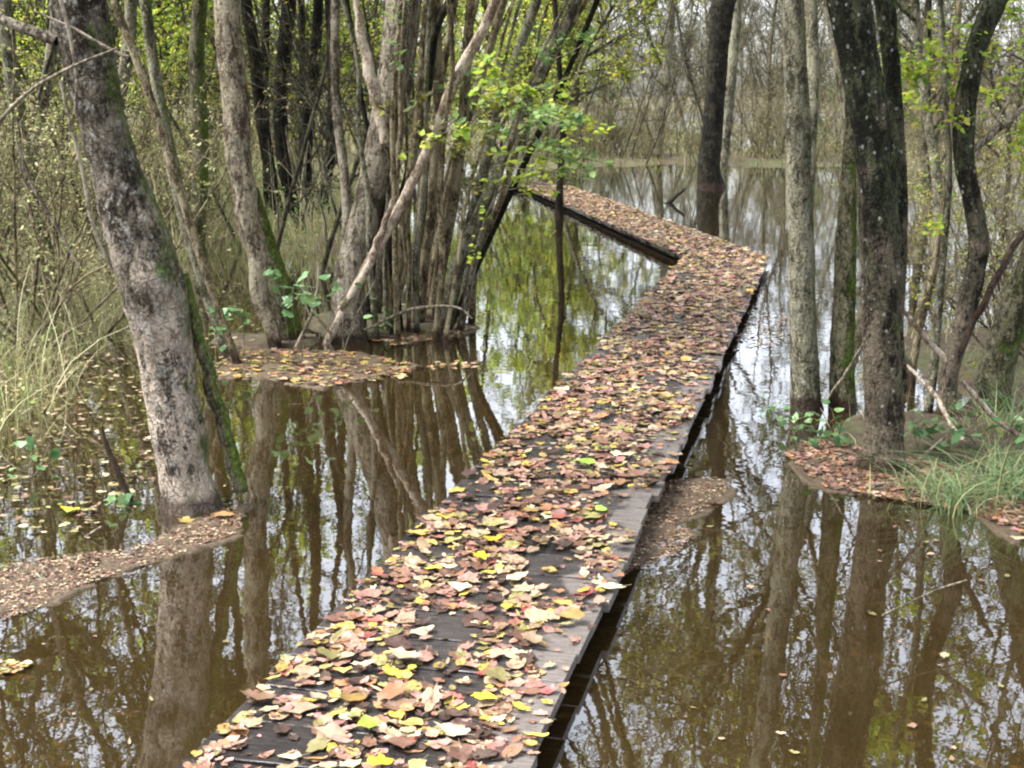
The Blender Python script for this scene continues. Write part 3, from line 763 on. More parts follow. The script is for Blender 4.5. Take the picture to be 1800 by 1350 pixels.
for (px, py, c, s_, g, lab) in [(122, 895, 'bright', 0.09, 2, 'yellow leaf floating left of the pale-barked tree'), (325, 915, 'golden', 0.07, 1, 'golden leaf at the foot of the pale-barked tree'),
        (395, 905, 'orange', 0.09, 5, 'orange leaf on the water right of the pale-barked tree'), (1660, 1150, 'cream', 0.035, 3, 'small cream leaf floating in the lower right water'),
        (1590, 858, 'orange', 0.10, 0, 'large orange leaf on the water below the dark speckled trunk'), (1475, 845, 'cream', 0.05, 2, 'cream leaf floating left of the dark speckled trunk'),
        (1535, 865, 'cream', 0.06, 3, 'pale yellow leaf floating below the dark speckled trunk'), (1790, 945, 'cream', 0.06, 2, 'cream leaf at the edge of the right bank'),
        (390, 660, 'cream', 0.07, 4, 'white leaf at the left end of the golden litter'), (1000, 560, 'olive', 0.05, 2, 'olive leaf floating left of the boardwalk')]:
    q = hit(px, py, 0.012); one_leaf((q[0], q[1], 0.008), s_, r2.uniform(0, 6), r2.normal(size=2) * 0.05, g, c, lab, None, 'floating_leaf')
rr = np.random.default_rng(77)
for _ in range(55):
    if rr.random() < 0.6: px, py = rr.uniform(1000, 1790), rr.uniform(880, 1340)
    else: px, py = rr.uniform(20, 700), rr.uniform(700, 1330)
    q = hit(px, py, 0.006)
    lx = (q[0] - org1.x) * v1.x + (q[1] - org1.y) * v1.y
    if abs(lx) < 0.55: continue
    one_leaf((q[0], q[1], 0.004), rr.uniform(0.012, 0.03), rr.uniform(0, 6), rr.normal(size=2) * 0.04, int(rr.integers(0, len(LG))), rr.choice(['tan', 'brown', 'olive']), 'tiny leaf scrap floating alone on the open water', 'leaf scraps floating on the open water', 'floating_leaf')

# ================================================================== NEAR TREES
def pth(pts, m, top=None, **kw):
    W, Rr = px_path(pts, **kw); return (W, Rr, M[m], top)
# A the pale-barked tree on the left
t, base = tree('alder_tree', 'thick leaning tree with pale patchy bark standing in the water left of the boardwalk', 'tree',
    [pth([(335, 890, 84), (325, 840, 82), (312, 760, 92), (298, 680, 94), (287, 600, 100), (270, 500, 118), (240, 400, 112), (206, 300, 84), (180, 200, 78), (158, 100, 88), (140, 0, 96)], 'pale_bark', 9.5)],
    9.5, M['pale_bark'], 'leaf_olive', (3.0, 0.06), n1=24, L1=2.6, n2=9, n3=8, sides=32, flare=0.5, knots=12)
YA = hit(335, 890)[1]
twig_part(t, base, [(425, 862, 26), (405, 800, 26), (385, 720, 26), (362, 640, 24), (340, 560, 22), (322, 480, 20)], 'root', M['mossy_bark'], Y=YA + 0.05, sides=10)
twig_part(t, base, [(100, 72, 20), (60, 58, 20), (0, 36, 18), (-60, 20, 16)], 'branch', M['grey_bark'], Y=YA - 0.05, sides=10)
twig_part(t, base, [(205, 85, 5), (110, 125, 6), (40, 170, 7), (-10, 225, 7)], 'branch', Y=YA - 0.35)
twig_part(t, base, [(225, 100, 8), (190, 85, 6), (130, 50, 5), (60, 20, 4)], 'branch', Y=YA - 0.3)
twig_part(t, base, [(105, 140, 6), (124, 220, 8), (145, 300, 8), (165, 400, 8), (200, 480, 6)], 'branch', Y=YA - 0.22)
twig_part(t, base, [(105, -10, 8), (122, 60, 8), (135, 140, 6), (132, 200, 5)], 'branch', Y=YA - 0.3)
twig_part(t, base, [(30, 250, 5), (60, 330, 7), (100, 400, 6), (140, 470, 4)], 'branch', Y=YA - 0.25)
# thin companions just right of it
def sapling(pts, mat, label, top=6, n1=5, L1=1.0, leafm='leaf_olive', kind='sapling', group=None, leaf=(3, 0.05), sides=10, Y=None, n2=5, n3=5, crownz=2.4, base_z=0.0):
    W, Rr = px_path(pts, Y=None if Y is None else depth(Y), base_z=base_z)
    return tree(kind, label, 'sapling', [(W, Rr, M[mat], top)], top, M[mat], leafm, leaf, n1=n1, L1=L1, n2=n2, n3=n3, flare=0.15, sides=sides, knots=2, amp=0.08, group=group, crownz=crownz)
sapling([(418, 640, 14), (390, 560, 14), (345, 430, 16), (315, 330, 16), (280, 220, 16), (245, 120, 15), (200, 0, 14)], 'stem_bark', 'reddish slender stem leaning across behind the pale-barked tree')
sapling([(400, 620, 20), (365, 520, 22), (330, 400, 24), (305, 300, 24), (285, 200, 22), (268, 100, 20), (255, 0, 20)], 'olive_bark', 'grey-brown slender stem just right of the pale-barked tree')
sapling([(330, 560, 26), (345, 440, 28), (352, 300, 28), (350, 200, 30), (345, 100, 28), (352, 0, 26)], 'mossy_bark', 'mossy straight stem between the pale-barked and the flaky-barked tree', Y=8.5)
# B the flaky-barked twin
t, base = tree('birch_tree', 'slim tree with flaky light bark and a mossy second trunk', 'tree',
    [pth([(484, 612, 22), (474, 570, 26), (455, 520, 30), (452, 450, 34), (436, 400, 38), (430, 330, 40), (418, 260, 44), (415, 180, 46), (404, 90, 48), (400, 0, 48)], 'flaky_bark', 8.5),
     pth([(512, 600, 48), (500, 540, 42), (484, 470, 36), (462, 400, 28), (446, 330, 16)], 'mossy_bark', None)],
    8.5, M['flaky_bark'], 'leaf_yellow', (2.6, 0.05), n1=18, L1=1.8, flare=0.2)
# C dark stems behind
for i_, (pts, Y) in enumerate([
    ([(500, 420, 22), (480, 330, 22), (462, 220, 24), (448, 100, 24), (432, 0, 22)], 10.2),
    ([(530, 410, 20), (500, 300, 24), (492, 180, 26), (500, 90, 26), (508, 0, 26)], 9.8),
    ([(470, 400, 14), (468, 280, 14), (466, 150, 14), (468, 0, 14)], 11.0),
    ([(545, 420, 18), (538, 300, 20), (545, 180, 22), (555, 90, 20), (560, 0, 18)], 10.6),
    ([(560, 400, 16), (580, 280, 18), (585, 160, 18), (578, 0, 16)], 11.4),
    ([(515, 400, 12), (530, 280, 14), (532, 150, 14), (530, 0, 12)], 12.2)]):
    sapling(pts, 'black_bark', ['dark stem leaning left, leftmost of the dark stems', 'thickest dark upright stem behind the flaky-barked tree', 'thin dark stem between two thicker dark ones', 'dark stem curving right near its top', 'dark upright stem closest to the big grey trunk', 'thin dark stem farthest back'][i_],
            8, 8, 1.3, 'leaf_yellow', Y=Y, sides=8, leaf=(3, 0.06))
# D-F the coppiced clump
stems = [
    # px, py, w  main grey trunk first
    ('grey_bark', [(612, 560, 66), (612, 500, 62), (628, 430, 56), (648, 350, 52), (668, 260, 52), (688, 150, 56), (700, 60, 60), (706, 0, 62)], 9.0),
    ('grey_bark', [(600, 500, 26), (610, 400, 26), (604, 300, 24), (592, 200, 24), (588, 100, 22), (590, 0, 22)], 7.0),
    ('stem_bark', [(735, 560, 34), (745, 460, 30), (762, 340, 28), (770, 200, 27), (768, 90, 26), (766, 0, 26)], 7.5),
    ('stem_bark', [(690, 560, 24), (700, 470, 24), (716, 350, 24), (735, 200, 22), (745, 80, 22), (752, 0, 22)], 7.0),
    ('grey_bark', [(660, 590, 22), (668, 480, 22), (680, 380, 20), (700, 260, 20), (722, 120, 18), (735, 0, 18)], 7.0),
    ('stem_bark', [(760, 560, 30), (778, 450, 30), (800, 330, 28), (815, 200, 27), (822, 80, 25), (828, 0, 24)], 7.0),
    ('olive_bark', [(790, 555, 26), (812, 450, 26), (845, 320, 26), (878, 190, 24), (915, 80, 24), (945, 0, 24)], 6.5),
    ('olive_bark', [(775, 565, 22), (800, 470, 24), (852, 350, 24), (905, 230, 24), (960, 110, 22), (1010, 10, 22)], 6.0),
    ('stem_bark', [(745, 565, 20), (765, 450, 22), (795, 300, 22), (835, 170, 20), (868, 60, 20), (885, 0, 20)], 6.5),
    ('black_bark', [(805, 545, 14), (860, 420, 16), (930, 270, 16), (1000, 120, 14), (1050, 0, 14)], 5.5),
    ('black_bark', [(700, 550, 18), (690, 420, 18), (730, 260, 18), (752, 160, 18), (765, 60, 18), (790, 0, 18)], 6.5),
    ('stem_bark', [(720, 555, 16), (736, 430, 18), (748, 300, 18), (775, 150, 16), (800, 0, 16)], 6.5),
    ('black_bark', [(650, 520, 16), (660, 420, 16), (672, 330, 16), (640, 200, 14), (625, 100, 12), (610, 0, 12)], 6.0),
    ('olive_bark', [(815, 550, 18), (835, 450, 20), (862, 350, 20), (895, 250, 18), (935, 150, 16), (985, 50, 14), (1010, 0, 14)], 5.5)]
paths = []
for i_, (m, pts, top) in enumerate(stems):
    W, Rr = px_path(pts, Y=depth(5.55 + 0.09 * ((i_ * 5) % 7) + (0.0 if i_ else -0.05)), dY=rng.uniform(-0.3, 0.5), sink=0.25)
    Rr = [q * (0.95 if i_ == 0 else 0.72) for q in Rr]
    paths.append((W, Rr, M[m], top))
for _ in range(15):                       # thinner shoots between them
    x0 = rng.uniform(640, 825); lean = (x0 - 700) * rng.uniform(0.6, 1.6) + rng.normal() * 40; wd_ = rng.uniform(7, 13)
    pp = [(x0 + lean * f_ ** 1.3 + rng.normal() * 5, 560 - 560 * f_, wd_ * (1 - 0.3 * f_)) for f_ in (0, 0.18, 0.38, 0.6, 0.8, 1.0)]
    W, Rr = px_path(pp, Y=depth(rng.uniform(5.4, 6.2)), dY=rng.uniform(-0.4, 0.5), sink=0.25)
    paths.append((W, Rr, M[rng.choice(['stem_bark', 'olive_bark', 'grey_bark'])], 5.5))
t, base = tree('coppiced_tree', 'wide clump of grey and brown stems fanning up from one stool', 'tree', paths, 7, None, 'leaf_yellow', (1.6, 0.05), n1=60, L1=1.6, n2=6, n3=6, sides=14, flare=0.12, knots=2, amp=0.08, part='stem', crownz=2.5)
# the pale broken limb with its bark off, joined to the grey trunk
twig_part(t, base, [(676, 250, 16), (664, 190, 21), (650, 130, 22), (636, 70, 17), (628, 0, 12)], 'branch', M['dead_wood'], Y=depth(5.35), sides=10)
# yellow-green leafy sprays on the clump's right
b = MB()
for (px, py, sprd, n, ls) in [(870, 120, 40, 26, 0.055), (930, 200, 45, 50, 0.06), (985, 240, 45, 44, 0.06), (850, 260, 40, 32, 0.055), (905, 300, 50, 42, 0.055), (960, 160, 45, 30, 0.055), (1030, 230, 36, 18, 0.05), (740, 110, 30, 16, 0.06), (735, 195, 26, 16, 0.06),
                              (1000, 90, 45, 22, 0.05), (800, 150, 36, 20, 0.05), (840, 200, 40, 18, 0.06), (930, 130, 26, 20, 0.07), (885, 150, 40, 18, 0.06), (1010, 175, 26, 12, 0.06), (925, 345, 36, 18, 0.05), (720, 30, 20, 8, 0.06)]:
    Y0 = depth(5.2 + rng.uniform(-0.5, 0.6)); c = at(px, py, Y0)
    ntw = max(3, n // 6); s_ = sprd / F * Y0
    st = c + rng.normal(size=(ntw, 3)) * s_ * 0.4 + np.array([-0.12, 0.1, -0.05]); dr = unit(rng.normal(size=(ntw, 3)) * (1, 0.6, 0.35) + (0.7, -0.2, 0.1))
    T_ = shoot(st, dr, np.full(ntw, s_ * 2.6), 4, 0.18, -0.03)
    b.tubes(T_, np.full((ntw, 1), 0.003) * np.array([1.3, 1.1, 0.9, 0.7, 0.4])[None], 3, 0)
    ix = rng.integers(0, ntw, int(n * 3.2)); p, _d = children_of(T_, None, ix, rng.uniform(0.1, 1, len(ix)))
    leaf_sprigs(b, p + rng.normal(size=p.shape) * 0.02, ls * 0.9, int(rng.choice([1, 2, 3], p=[0.36, 0.34, 0.3])))
link('foliage', localise(b, base).mesh('foliage', [TWIG, M['leaf_bright'], M['leaf_green'], M['leaf_olive']]), t)
# E leaning dead limb
YD = hit(575, 600)[1]
W, Rr = px_path([(572, 606, 12), (600, 555, 16), (640, 480, 19), (690, 390, 18), (735, 300, 17), (775, 210, 20), (800, 140, 20), (850, 50, 18), (880, -20, 17), (960, -180, 12)], Y=YD - 0.1, dY=-0.15)
t = thing('dead_branch', 'long pale dead branch leaning diagonally across the coppiced clump', 'branch', (W[1][0], W[1][1], 0))
b, P, r = trunk_mesh('branch', W, Rr, M['dead_wood'], 12, amp=0.14, knots=6)
link('limb', localise(b, (W[1][0], W[1][1], 0)).mesh('limb', [M['dead_wood']]), t)
twig_part(t, np.array([W[1][0], W[1][1], 0]), [(600, 545, 14), (650, 462, 14), (672, 400, 12), (690, 350, 8)], 'splinter', M['dead_wood'], Y=YD - 0.2)
# G dark trunk beyond the corner of the walk
tree('alder_tree', 'lone dark trunk standing in the water behind the boardwalk corner', 'tree',
    [pth([(1250, 328, 42), (1247, 290, 40), (1253, 220, 36), (1258, 150, 34), (1264, 80, 36), (1274, 0, 44)], 'black_bark', 12)],
    12, None, 'leaf_olive', (4.0, 0.09), n1=26, L1=4.2, n2=8, n3=7, sides=16, flare=0.1, crownz=2.8, knots=6)
# H the dark speckled tree with its second stem and the stem behind it
t, base = tree('alder_tree', 'dark tree speckled with white lichen standing on the island right of the boardwalk', 'tree',
    [pth([(1550, 815, 66), (1552, 760, 62), (1551, 680, 65), (1548, 600, 64), (1548, 500, 68), (1544, 400, 72), (1540, 320, 72), (1534, 240, 68), (1521, 160, 68), (1507, 80, 68), (1494, 0, 74)], 'dark_bark', 9.5, base_z=0.03),
     pth([(1572, 560, 30), (1577, 450, 34), (1578, 340, 34), (1575, 240, 30), (1570, 150, 28), (1564, 80, 32), (1556, 0, 36)], 'dark_bark', 8.5, Y=depth(3.5), sink=0.35)],
    9.5, None, 'leaf_olive', (7, 0.08), n1=46, L1=3.3, n2=9, n3=8, sides=30, flare=0.4, knots=9)
W, Rr = px_path([(1482, 710, 46), (1480, 640, 42), (1484, 540, 40), (1488, 430, 36), (1492, 330, 30), (1496, 240, 26), (1500, 100, 22), (1500, 0, 20)], base_z=0.02)
tree('alder_tree', 'dark mossy trunk half hidden behind the speckled one', 'tree', [(W, Rr, M['mossy_bark'], 8)], 8, None, 'leaf_yellow', (3, 0.05), n1=10, L1=1.8, sides=16, flare=0.15)
# I grey lichened trunk left of it
tree('alder_tree', 'olive-grey upright trunk with lichen, between the boardwalk and the speckled tree', 'tree',
    [pth([(1418, 718, 52), (1416, 640, 46), (1411, 540, 45), (1409, 430, 45), (1404, 320, 44), (1403, 210, 42), (1397, 100, 38), (1394, 0, 34)], 'olive_bark', 9)],
    9, None, 'leaf_olive', (7, 0.08), n1=36, L1=3.4, n2=9, n3=8, sides=20, flare=0.12)
# J curving dark trunk
t, base = tree('alder_tree', 'dark curving trunk near the right edge with a snapped side branch', 'tree',
    [pth([(1664, 735, 34), (1668, 660, 32), (1688, 580, 34), (1710, 500, 34), (1720, 430, 32), (1708, 350, 32), (1696, 290, 34), (1696, 220, 38), (1706, 140, 38), (1722, 70, 40), (1752, 0, 42)], 'dark_bark', 8, base_z=0.03)],
    8, None, 'leaf_yellow', (5, 0.065), n1=26, L1=2.6, n2=9, n3=8, sides=20, flare=0.12, crownz=2.4)
YJ = hit(1668, 735)[1]
twig_part(t, base, [(1700, 270, 14), (1730, 248, 14), (1760, 222, 12), (1800, 190, 10), (1840, 165, 8)], 'branch', M['grey_bark'], Y=YJ, sides=8)
twig_part(t, base, [(1705, 290, 5), (1760, 200, 5), (1800, 130, 5)], 'branch', Y=YJ + 0.1)
# yellow sprays on the right
b = MB()
for (px, py, sprd, n, ls) in [(1640, 120, 40, 60, 0.045), (1600, 105, 30, 30, 0.04), (1680, 60, 30, 26, 0.045), (1600, 150, 30, 26, 0.04), (1670, 150, 30, 24, 0.04), (1760, 95, 36, 26, 0.045), (1790, 220, 26, 22, 0.045), (1660, 225, 20, 14, 0.04),
                              (1745, 170, 26, 12, 0.04), (1640, 400, 18, 14, 0.04), (1630, 320, 26, 14, 0.04), (1780, 30, 30, 20, 0.04), (1720, 250, 20, 8, 0.04)]:
    Y0 = YJ + rng.uniform(-0.25, 0.6); c = at(px, py, Y0); ntw = max(3, n // 6); s_ = sprd / F * Y0
    T_ = shoot(c + rng.normal(size=(ntw, 3)) * s_ * 0.4, unit(rng.normal(size=(ntw, 3)) * (1, 0.6, 0.3)), np.full(ntw, s_ * 2.4), 4, 0.18, -0.02)
    b.tubes(T_, np.full((ntw, 1), 0.0025) * np.array([1.3, 1.1, 0.9, 0.7, 0.4])[None], 3, 0)
    ix = rng.integers(0, ntw, int(n * 3.2)); p, _d = children_of(T_, None, ix, rng.uniform(0.1, 1, len(ix)))
    leaf_sprigs(b, p + rng.normal(size=p.shape) * 0.02, ls * 0.95, 1)
link('foliage', localise(b, base).mesh('foliage', [TWIG, M['leaf_bright']]), t)
# K mossy leaning trunk at the right edge
W, Rr = px_path([(1735, 720, 66), (1752, 650, 58), (1780, 560, 54), (1815, 460, 50), (1860, 340, 46), (1910, 200, 44), (1950, 80, 40)], base_z=0.03)
tree('willow_tree', 'green mossy trunk leaning out of the right edge of the photo', 'tree', [(W, Rr, M['mossy_bark'], 7)], 7, None, 'leaf_yellow', (3, 0.05), n1=12, L1=2.0, sides=16, flare=0.15)
sapling([(1625, 770, 16), (1640, 660, 16), (1650, 540, 15), (1662, 400, 14), (1668, 300, 12), (1660, 150, 10)], 'olive_bark', 'slender stem standing between the speckled and the curving trunk', 6, 6, 1.0, 'leaf_yellow', Y=3.95)
sapling([(1600, 700, 14), (1612, 600, 14), (1640, 480, 14), (1660, 360, 12), (1672, 220, 10)], 'stem_bark', 'thin brown stem right behind the speckled trunk', 6, 6, 1.0, 'leaf_yellow', Y=4.5)
# post-like dark sapling beside the second stretch of boardwalk
sapling([(983, 378, 15), (984, 330, 12), (986, 290, 12), (990, 220, 11), (985, 140, 10), (975, 0, 9)], 'black_bark', 'thin black sapling touching the far stretch of boardwalk', 6, 6, 1.1, 'leaf_yellow')

# ---------------------------------------------------------------- sticks
def stick(pts, lab, mat='twig', Y=None, ys=None, side=0):
    W = []; Rr = []
    for i_, p in enumerate(pts):
        q = at(p[0], p[1], depth(ys[i_]) if ys else depth(Y))
        W.append(q); Rr.append(rad_px(p[2], q))
    base = W[0].copy(); P, r = spline(W, Rr, 0.04); P = P + rng.normal(size=P.shape) * 0.2 * r[:, None]
    b = MB(); b.tubes(P[None], r[None], 7, 0)
    o = link('fallen_stick', localise(b, base).mesh('fallen_stick', [M[mat]]), None, base); tag(o, lab, 'stick')
    return o
stick([(1800, 405, 12), (1765, 465, 13), (1730, 530, 13), (1700, 590, 12), (1680, 640, 10)], 'pale straight stick leaning down from the right edge', 'grey_bark', Y=3.7)
stick([(1575, 530, 7), (1620, 585, 10), (1662, 636, 12)], 'short pale stick slanting down right of the speckled trunk', 'dead_wood', Y=3.6)
stick([(1590, 640, 6), (1640, 690, 8), (1690, 770, 9), (1780, 860, 8), (1840, 900, 8)], 'long thin stick slanting across the right-hand bank', 'dead_wood', ys=[3.9, 3.8, 3.6, 3.3, 3.2])
stick([(1690, 668, 8), (1740, 725, 10), (1790, 765, 9), (1850, 800, 8)], 'stick above the long one on the right-hand bank', 'dead_wood', Y=3.5)
stick([(1500, 820, 6), (1560, 850, 7), (1610, 810, 5), (1660, 770, 4)], 'bent thin stick in front of the speckled trunk', 'twig', Y=3.35)
stick([(1520, 600, 4), (1490, 650, 5), (1455, 700, 4)], 'thin stick leaning between the two trunks', 'twig', Y=3.7)
stick([(1430, 870, 5), (1560, 850, 6), (1680, 868, 6), (1760, 855, 4)], 'thin stick lying at the water edge of the island', 'twig', Y=3.18)
stick([(1152, 376, 6), (1175, 356, 8), (1204, 332, 5)], 'short dark broken stick poking out of the water beyond the boardwalk', 'black_bark', ys=[13.2, 13.3, 13.4])
stick([(20, 935, 9), (120, 930, 11), (240, 905, 8), (330, 900, 6)], 'dark stick lying along the flooded left bank', 'stem_bark', Y=2.98)
stick([(-40, 965, 7), (80, 985, 8), (180, 925, 5)], 'thin forked stick at the lower left bank', 'twig', Y=2.75)
stick([(175, 750, 10), (215, 850, 12), (250, 920, 8)], 'dark stick slanting into the water left of the pale-barked tree', 'stem_bark', Y=3.05)
stick([(520, 610, 6), (545, 560, 7), (560, 500, 6), (558, 460, 4)], 'thin upright stick beside the mossy twin trunk', 'twig', Y=5.2)
stick([(585, 590, 5), (560, 560, 6), (540, 530, 5), (500, 525, 4)], 'small bent stick at the foot of the leaning dead branch', 'twig', Y=5.2)
stick([(1550, 1082, 3), (1640, 1040, 4), (1700, 1020, 3)], 'thin twig lying on the open water at lower right', 'twig', ys=[2.05, 2.15, 2.2])
stick([(640, 580, 5), (720, 545, 7), (800, 540, 5), (830, 560, 3)], 'thin stick lying among the coppiced stems', 'twig', Y=5.35)

# ---------------------------------------------------------------- broad-leaved plants
def bramble(px, py, Y, s_, lab, n=9, leaf=0.07, mat='leaf_bramble'):
    Y = depth(Y)
    c = at(px, py, Y); g = float(ground_h(c[0], c[1])); g = max(g, -0.05)
    t = thing('bramble_plant', lab, 'plant', (c[0], c[1], g))
    nst = max(3, n // 3); h = max(0.08, c[2] - g)
    st = np.zeros((nst, 3)); dr = unit(rng.normal(size=(nst, 3)) * (0.5, 0.5, 0.1) + (0, 0, 1))
    T_ = shoot(st, dr, np.full(nst, h * 1.15), 5, 0.14, 0.0)
    b = MB(); b.tubes(T_, np.full((nst, 6), 0.0028), 4, 0); link('stem', b.mesh('stem', [TWIG]), t)
    b = MB(); ix = rng.integers(0, nst, n * 3)
    p, _d = children_of(T_, None, ix, rng.uniform(0.55, 1, len(ix)))
    p = p + rng.normal(size=p.shape) * s_ * 0.6
    leaf_sprigs(b, p, leaf * 0.9, 0)
    link('foliage', b.mesh('foliage', [M[mat]]), t)
for a in [(1370, 712, 4.0, 0.05, 'green bramble leaves left of the lichened trunk', 5), (1415, 735, 3.75, 0.06, 'bright green bramble leaves at the foot of the lichened trunk', 6),
          (1485, 722, 3.6, 0.07, 'green bramble leaves with yellow ones between the two trunks', 8), (1618, 745, 3.5, 0.06, 'dark green bramble leaves just right of the speckled trunk', 7),
          (1682, 748, 3.5, 0.05, 'green bramble leaves below the curving trunk', 6), (520, 482, 5.0, 0.09, 'bluish green bramble leaves beside the mossy twin trunk', 9),
          (424, 548, 5.0, 0.06, 'small green bramble spray left of the flaky-barked tree', 6), (595, 500, 5.1, 0.06, 'green bramble leaves in front of the big grey stem', 4),
          (205, 928, 3.0, 0.04, 'small green seedling on the flooded left bank', 4), (40, 765, 3.3, 0.05, 'green leaves low at the left edge', 5),
          (1760, 680, 3.4, 0.07, 'green leafy plant at the right edge above the grass', 7), (680, 560, 5.5, 0.05, 'small green leaves among the coppiced stems', 4)]:
    bramble(*a, leaf=0.066 if a[2] < 4.2 else 0.09)
# grass tufts on the right bank
for (px, py, n, h, lab) in [(1690, 880, 90, 0.20, 'pale green grass tuft at the lower end of the right bank'), (1770, 860, 150, 0.30, 'largest grass tuft, at the right edge of the photo'), (1790, 760, 110, 0.30, 'grass tuft behind the largest one at the right edge'),
                            (1640, 850, 90, 0.16, 'small grass tuft nearest the speckled trunk')]:
    g = hit(px, py, 0.04); t = MB(); t.blades(np.stack([rng.normal(0, 0.07, n), rng.normal(0, 0.06, n), np.full(n, -0.03)], -1), h * 1.1, 0.0034, 1.7, 0, 6); t.blades(np.stack([rng.normal(0, 0.13, n // 2), rng.normal(0, 0.1, n // 2), np.full(n // 2, -0.03)], -1), h, 0.0030, 1.5, 1, 5)
    tag(link('grass_tuft', t.mesh('grass_tuft', [M['sedge'], M['grass']]), None, (g[0], g[1], 0.02)), lab, 'grass')

# ================================================================== UNDERGROWTH (uncountable)
def scatter(n, x0, x1, y0, y1, hmin, hmax=9, cond=None):
    x = rng.uniform(x0, x1, n); yo = rng.uniform(y0, y1, n); y = depth(yo); z = ground_h(x, y); ok = (z > hmin) & (z < hmax)
    if cond is not None: ok &= cond(x, yo)
    return np.stack([x[ok], y[ok], z[ok] - 0.01], -1)
b = MB()
P = scatter(9000, -6, -1.9, 2.6, 9, -0.12, cond=lambda x, y: fbm(x, y, 1.8, 9) > -0.25); b.blades(P, 0.26, 0.0026, 1.0, 0, 4)
P = scatter(5000, -7, -2.2, 3.2, 10, -0.2); b.blades(P, 0.5, 0.002, 0.8, 0, 5)
P = scatter(2600, -7, -2.0, 3.4, 9, -0.15); b.blades(P[::2], 0.75, 0.0026, 0.9, 1, 6)
P = scatter(1800, -9, -1.6, 8, 13, -0.15); b.blades(P[::2], 1.3, 0.004, 0.5, 1, 6)
P = scatter(26000, -12, -1.0, 8.5, 20, -0.1); b.blades(P, 0.38, 0.004, 0.9, 0, 3)
P = scatter(1500, 1.6, 5.5, 3.2, 6, -0.1); b.blades(P, 0.15, 0.0022, 1.0, 0, 4)
tag(link('undergrowth', b.mesh('undergrowth', [M['grass'], M['dry_stem']])), 'tangle of tan and green grass stems on the wet left bank', None, None, 'stuff')
b = MB()
P = scatter(42000, -22, 24, 20, 42, -0.05); b.blades(P[::6], 0.35, 0.006, 0.8, 0, 3); b.blades(P[3::6], 0.45, 0.01, 0.8, 2, 3); b.blades(P[1::3], 0.35, 0.008, 0.9, 1, 3); b.blades(P[2::3], 0.4, 0.008, 0.9, 2, 3)
P = scatter(30000, -22, 24, 20, 36, -0.05); b.leaves(P + np.stack([rng.normal(0, .1, len(P)), rng.normal(0, .1, len(P)), rng.uniform(0, 1.0, len(P)) ** 1.6], -1), 0.07, 1)
tag(link('far_undergrowth', b.mesh('undergrowth', [M['grass'], M['leaf_olive'], M['stem_bark']])), 'olive scrub and grass covering the far bank', None, None, 'stuff')
b = MB()
P = scatter(9000, -9, -2.0, 3.4, 11, -0.12); b.leaves(P + np.stack([rng.normal(0, .05, len(P)), rng.normal(0, .05, len(P)), rng.uniform(0, 0.45, len(P)) ** 1.5], -1), 0.035, 0, aspect=0.7)
P = scatter(7000, -12, -1.0, 8.8, 16, -0.1); b.leaves(P + np.stack([rng.normal(0, .05, len(P)), rng.normal(0, .05, len(P)), rng.uniform(0, 0.7, len(P))], -1), 0.05, 1, aspect=0.7)
tag(link('ground_foliage', b.mesh('ground_foliage', [M['leaf_pale'], M['leaf_green']])), 'small pale green leaves growing through the left bank', None, None, 'stuff')

# ================================================================== FURTHER TREES AND SHRUBS
def variant(h, r0, lean, nl, leafm, leaf, L1, z0, n1=18, n2=7, n3=6, twr=0.006, K=7, mat='far_bark'):
    p = np.array([0, 0, -0.3]); d = unit(np.array([rng.normal() * lean, rng.normal() * lean, 1.0])); W = [p]; Rr = [r0]
    for i_ in range(K):
        d = unit(d + rng.normal(size=3) * (0.11, 0.11, 0) + (0, 0, 0.08)); p = p + d * h / K; W.append(p.copy()); Rr.append(r0 * (1 - 0.85 * (i_ + 1) / K))
    P, r = spline(W, Rr, 0.3); tb = MB(); tb.tubes(P[None], r[None], 8, 0, ridges(1, len(P), 8, 0.1, 0.3))
    cb = MB(); crown(cb, P, r, z0, n1, L1, n2, n3, (nl, leaf), twr, a1=(30, 65))
    return tb.mesh('trunk', [M[mat]]), cb.mesh('crown', [M[mat], M[leafm]])
def off_walk(x, y):
    for (org, ang, L, wd, z) in RUNS:
        u = Vector((math.sin(ang), math.cos(ang))); v_ = Vector((math.cos(ang), -math.sin(ang))); p = Vector((x, y)) - org
        if -0.5 < p.dot(u) < L + 0.5 and abs(p.dot(v_)) < wd / 2 + 0.5: return False
    return True
def place(v, x, y, s_, kind, lab, cat, group, names=('trunk', 'crown')):
    y = depth(y)
    if not off_walk(x, y): return None
    z = float(ground_h(x, y)); t = thing(kind, lab, cat, (x, y, z), rng.uniform(0, 6.28), group); t.scale = (s_, s_, s_)
    for nm, me in zip(names, v): link(nm, me, t)
    return t
bare = [variant(rng.uniform(9, 14), rng.uniform(0.07, 0.13), 0.12, 0.25, 'leaf_olive', 0.08, 2.6, 1.6, 22, 8, 6) for _ in range(5)]
leafy = [variant(rng.uniform(7, 11), rng.uniform(0.05, 0.10), 0.15, 2.6, lm_, 0.11, 2.0, 0.8, 24, 8, 6) for lm_ in ('leaf_bright', 'leaf_yellow', 'leaf_bright', 'leaf_yellow')]
olive = [variant(rng.uniform(8, 12), rng.uniform(0.05, 0.10), 0.15, 1.6, 'leaf_olive', 0.08, 2.2, 1.0, 24, 8, 6) for _ in range(4)]
thin = [variant(rng.uniform(6, 9), rng.uniform(0.02, 0.04), 0.22, 0.3, 'leaf_olive', 0.06, 1.2, 0.8, 12, 6, 5, 0.005) for _ in range(5)]
def azpos(px, Y): return (px - 900) / F * (depth(Y) * CP + CAMH * SP)
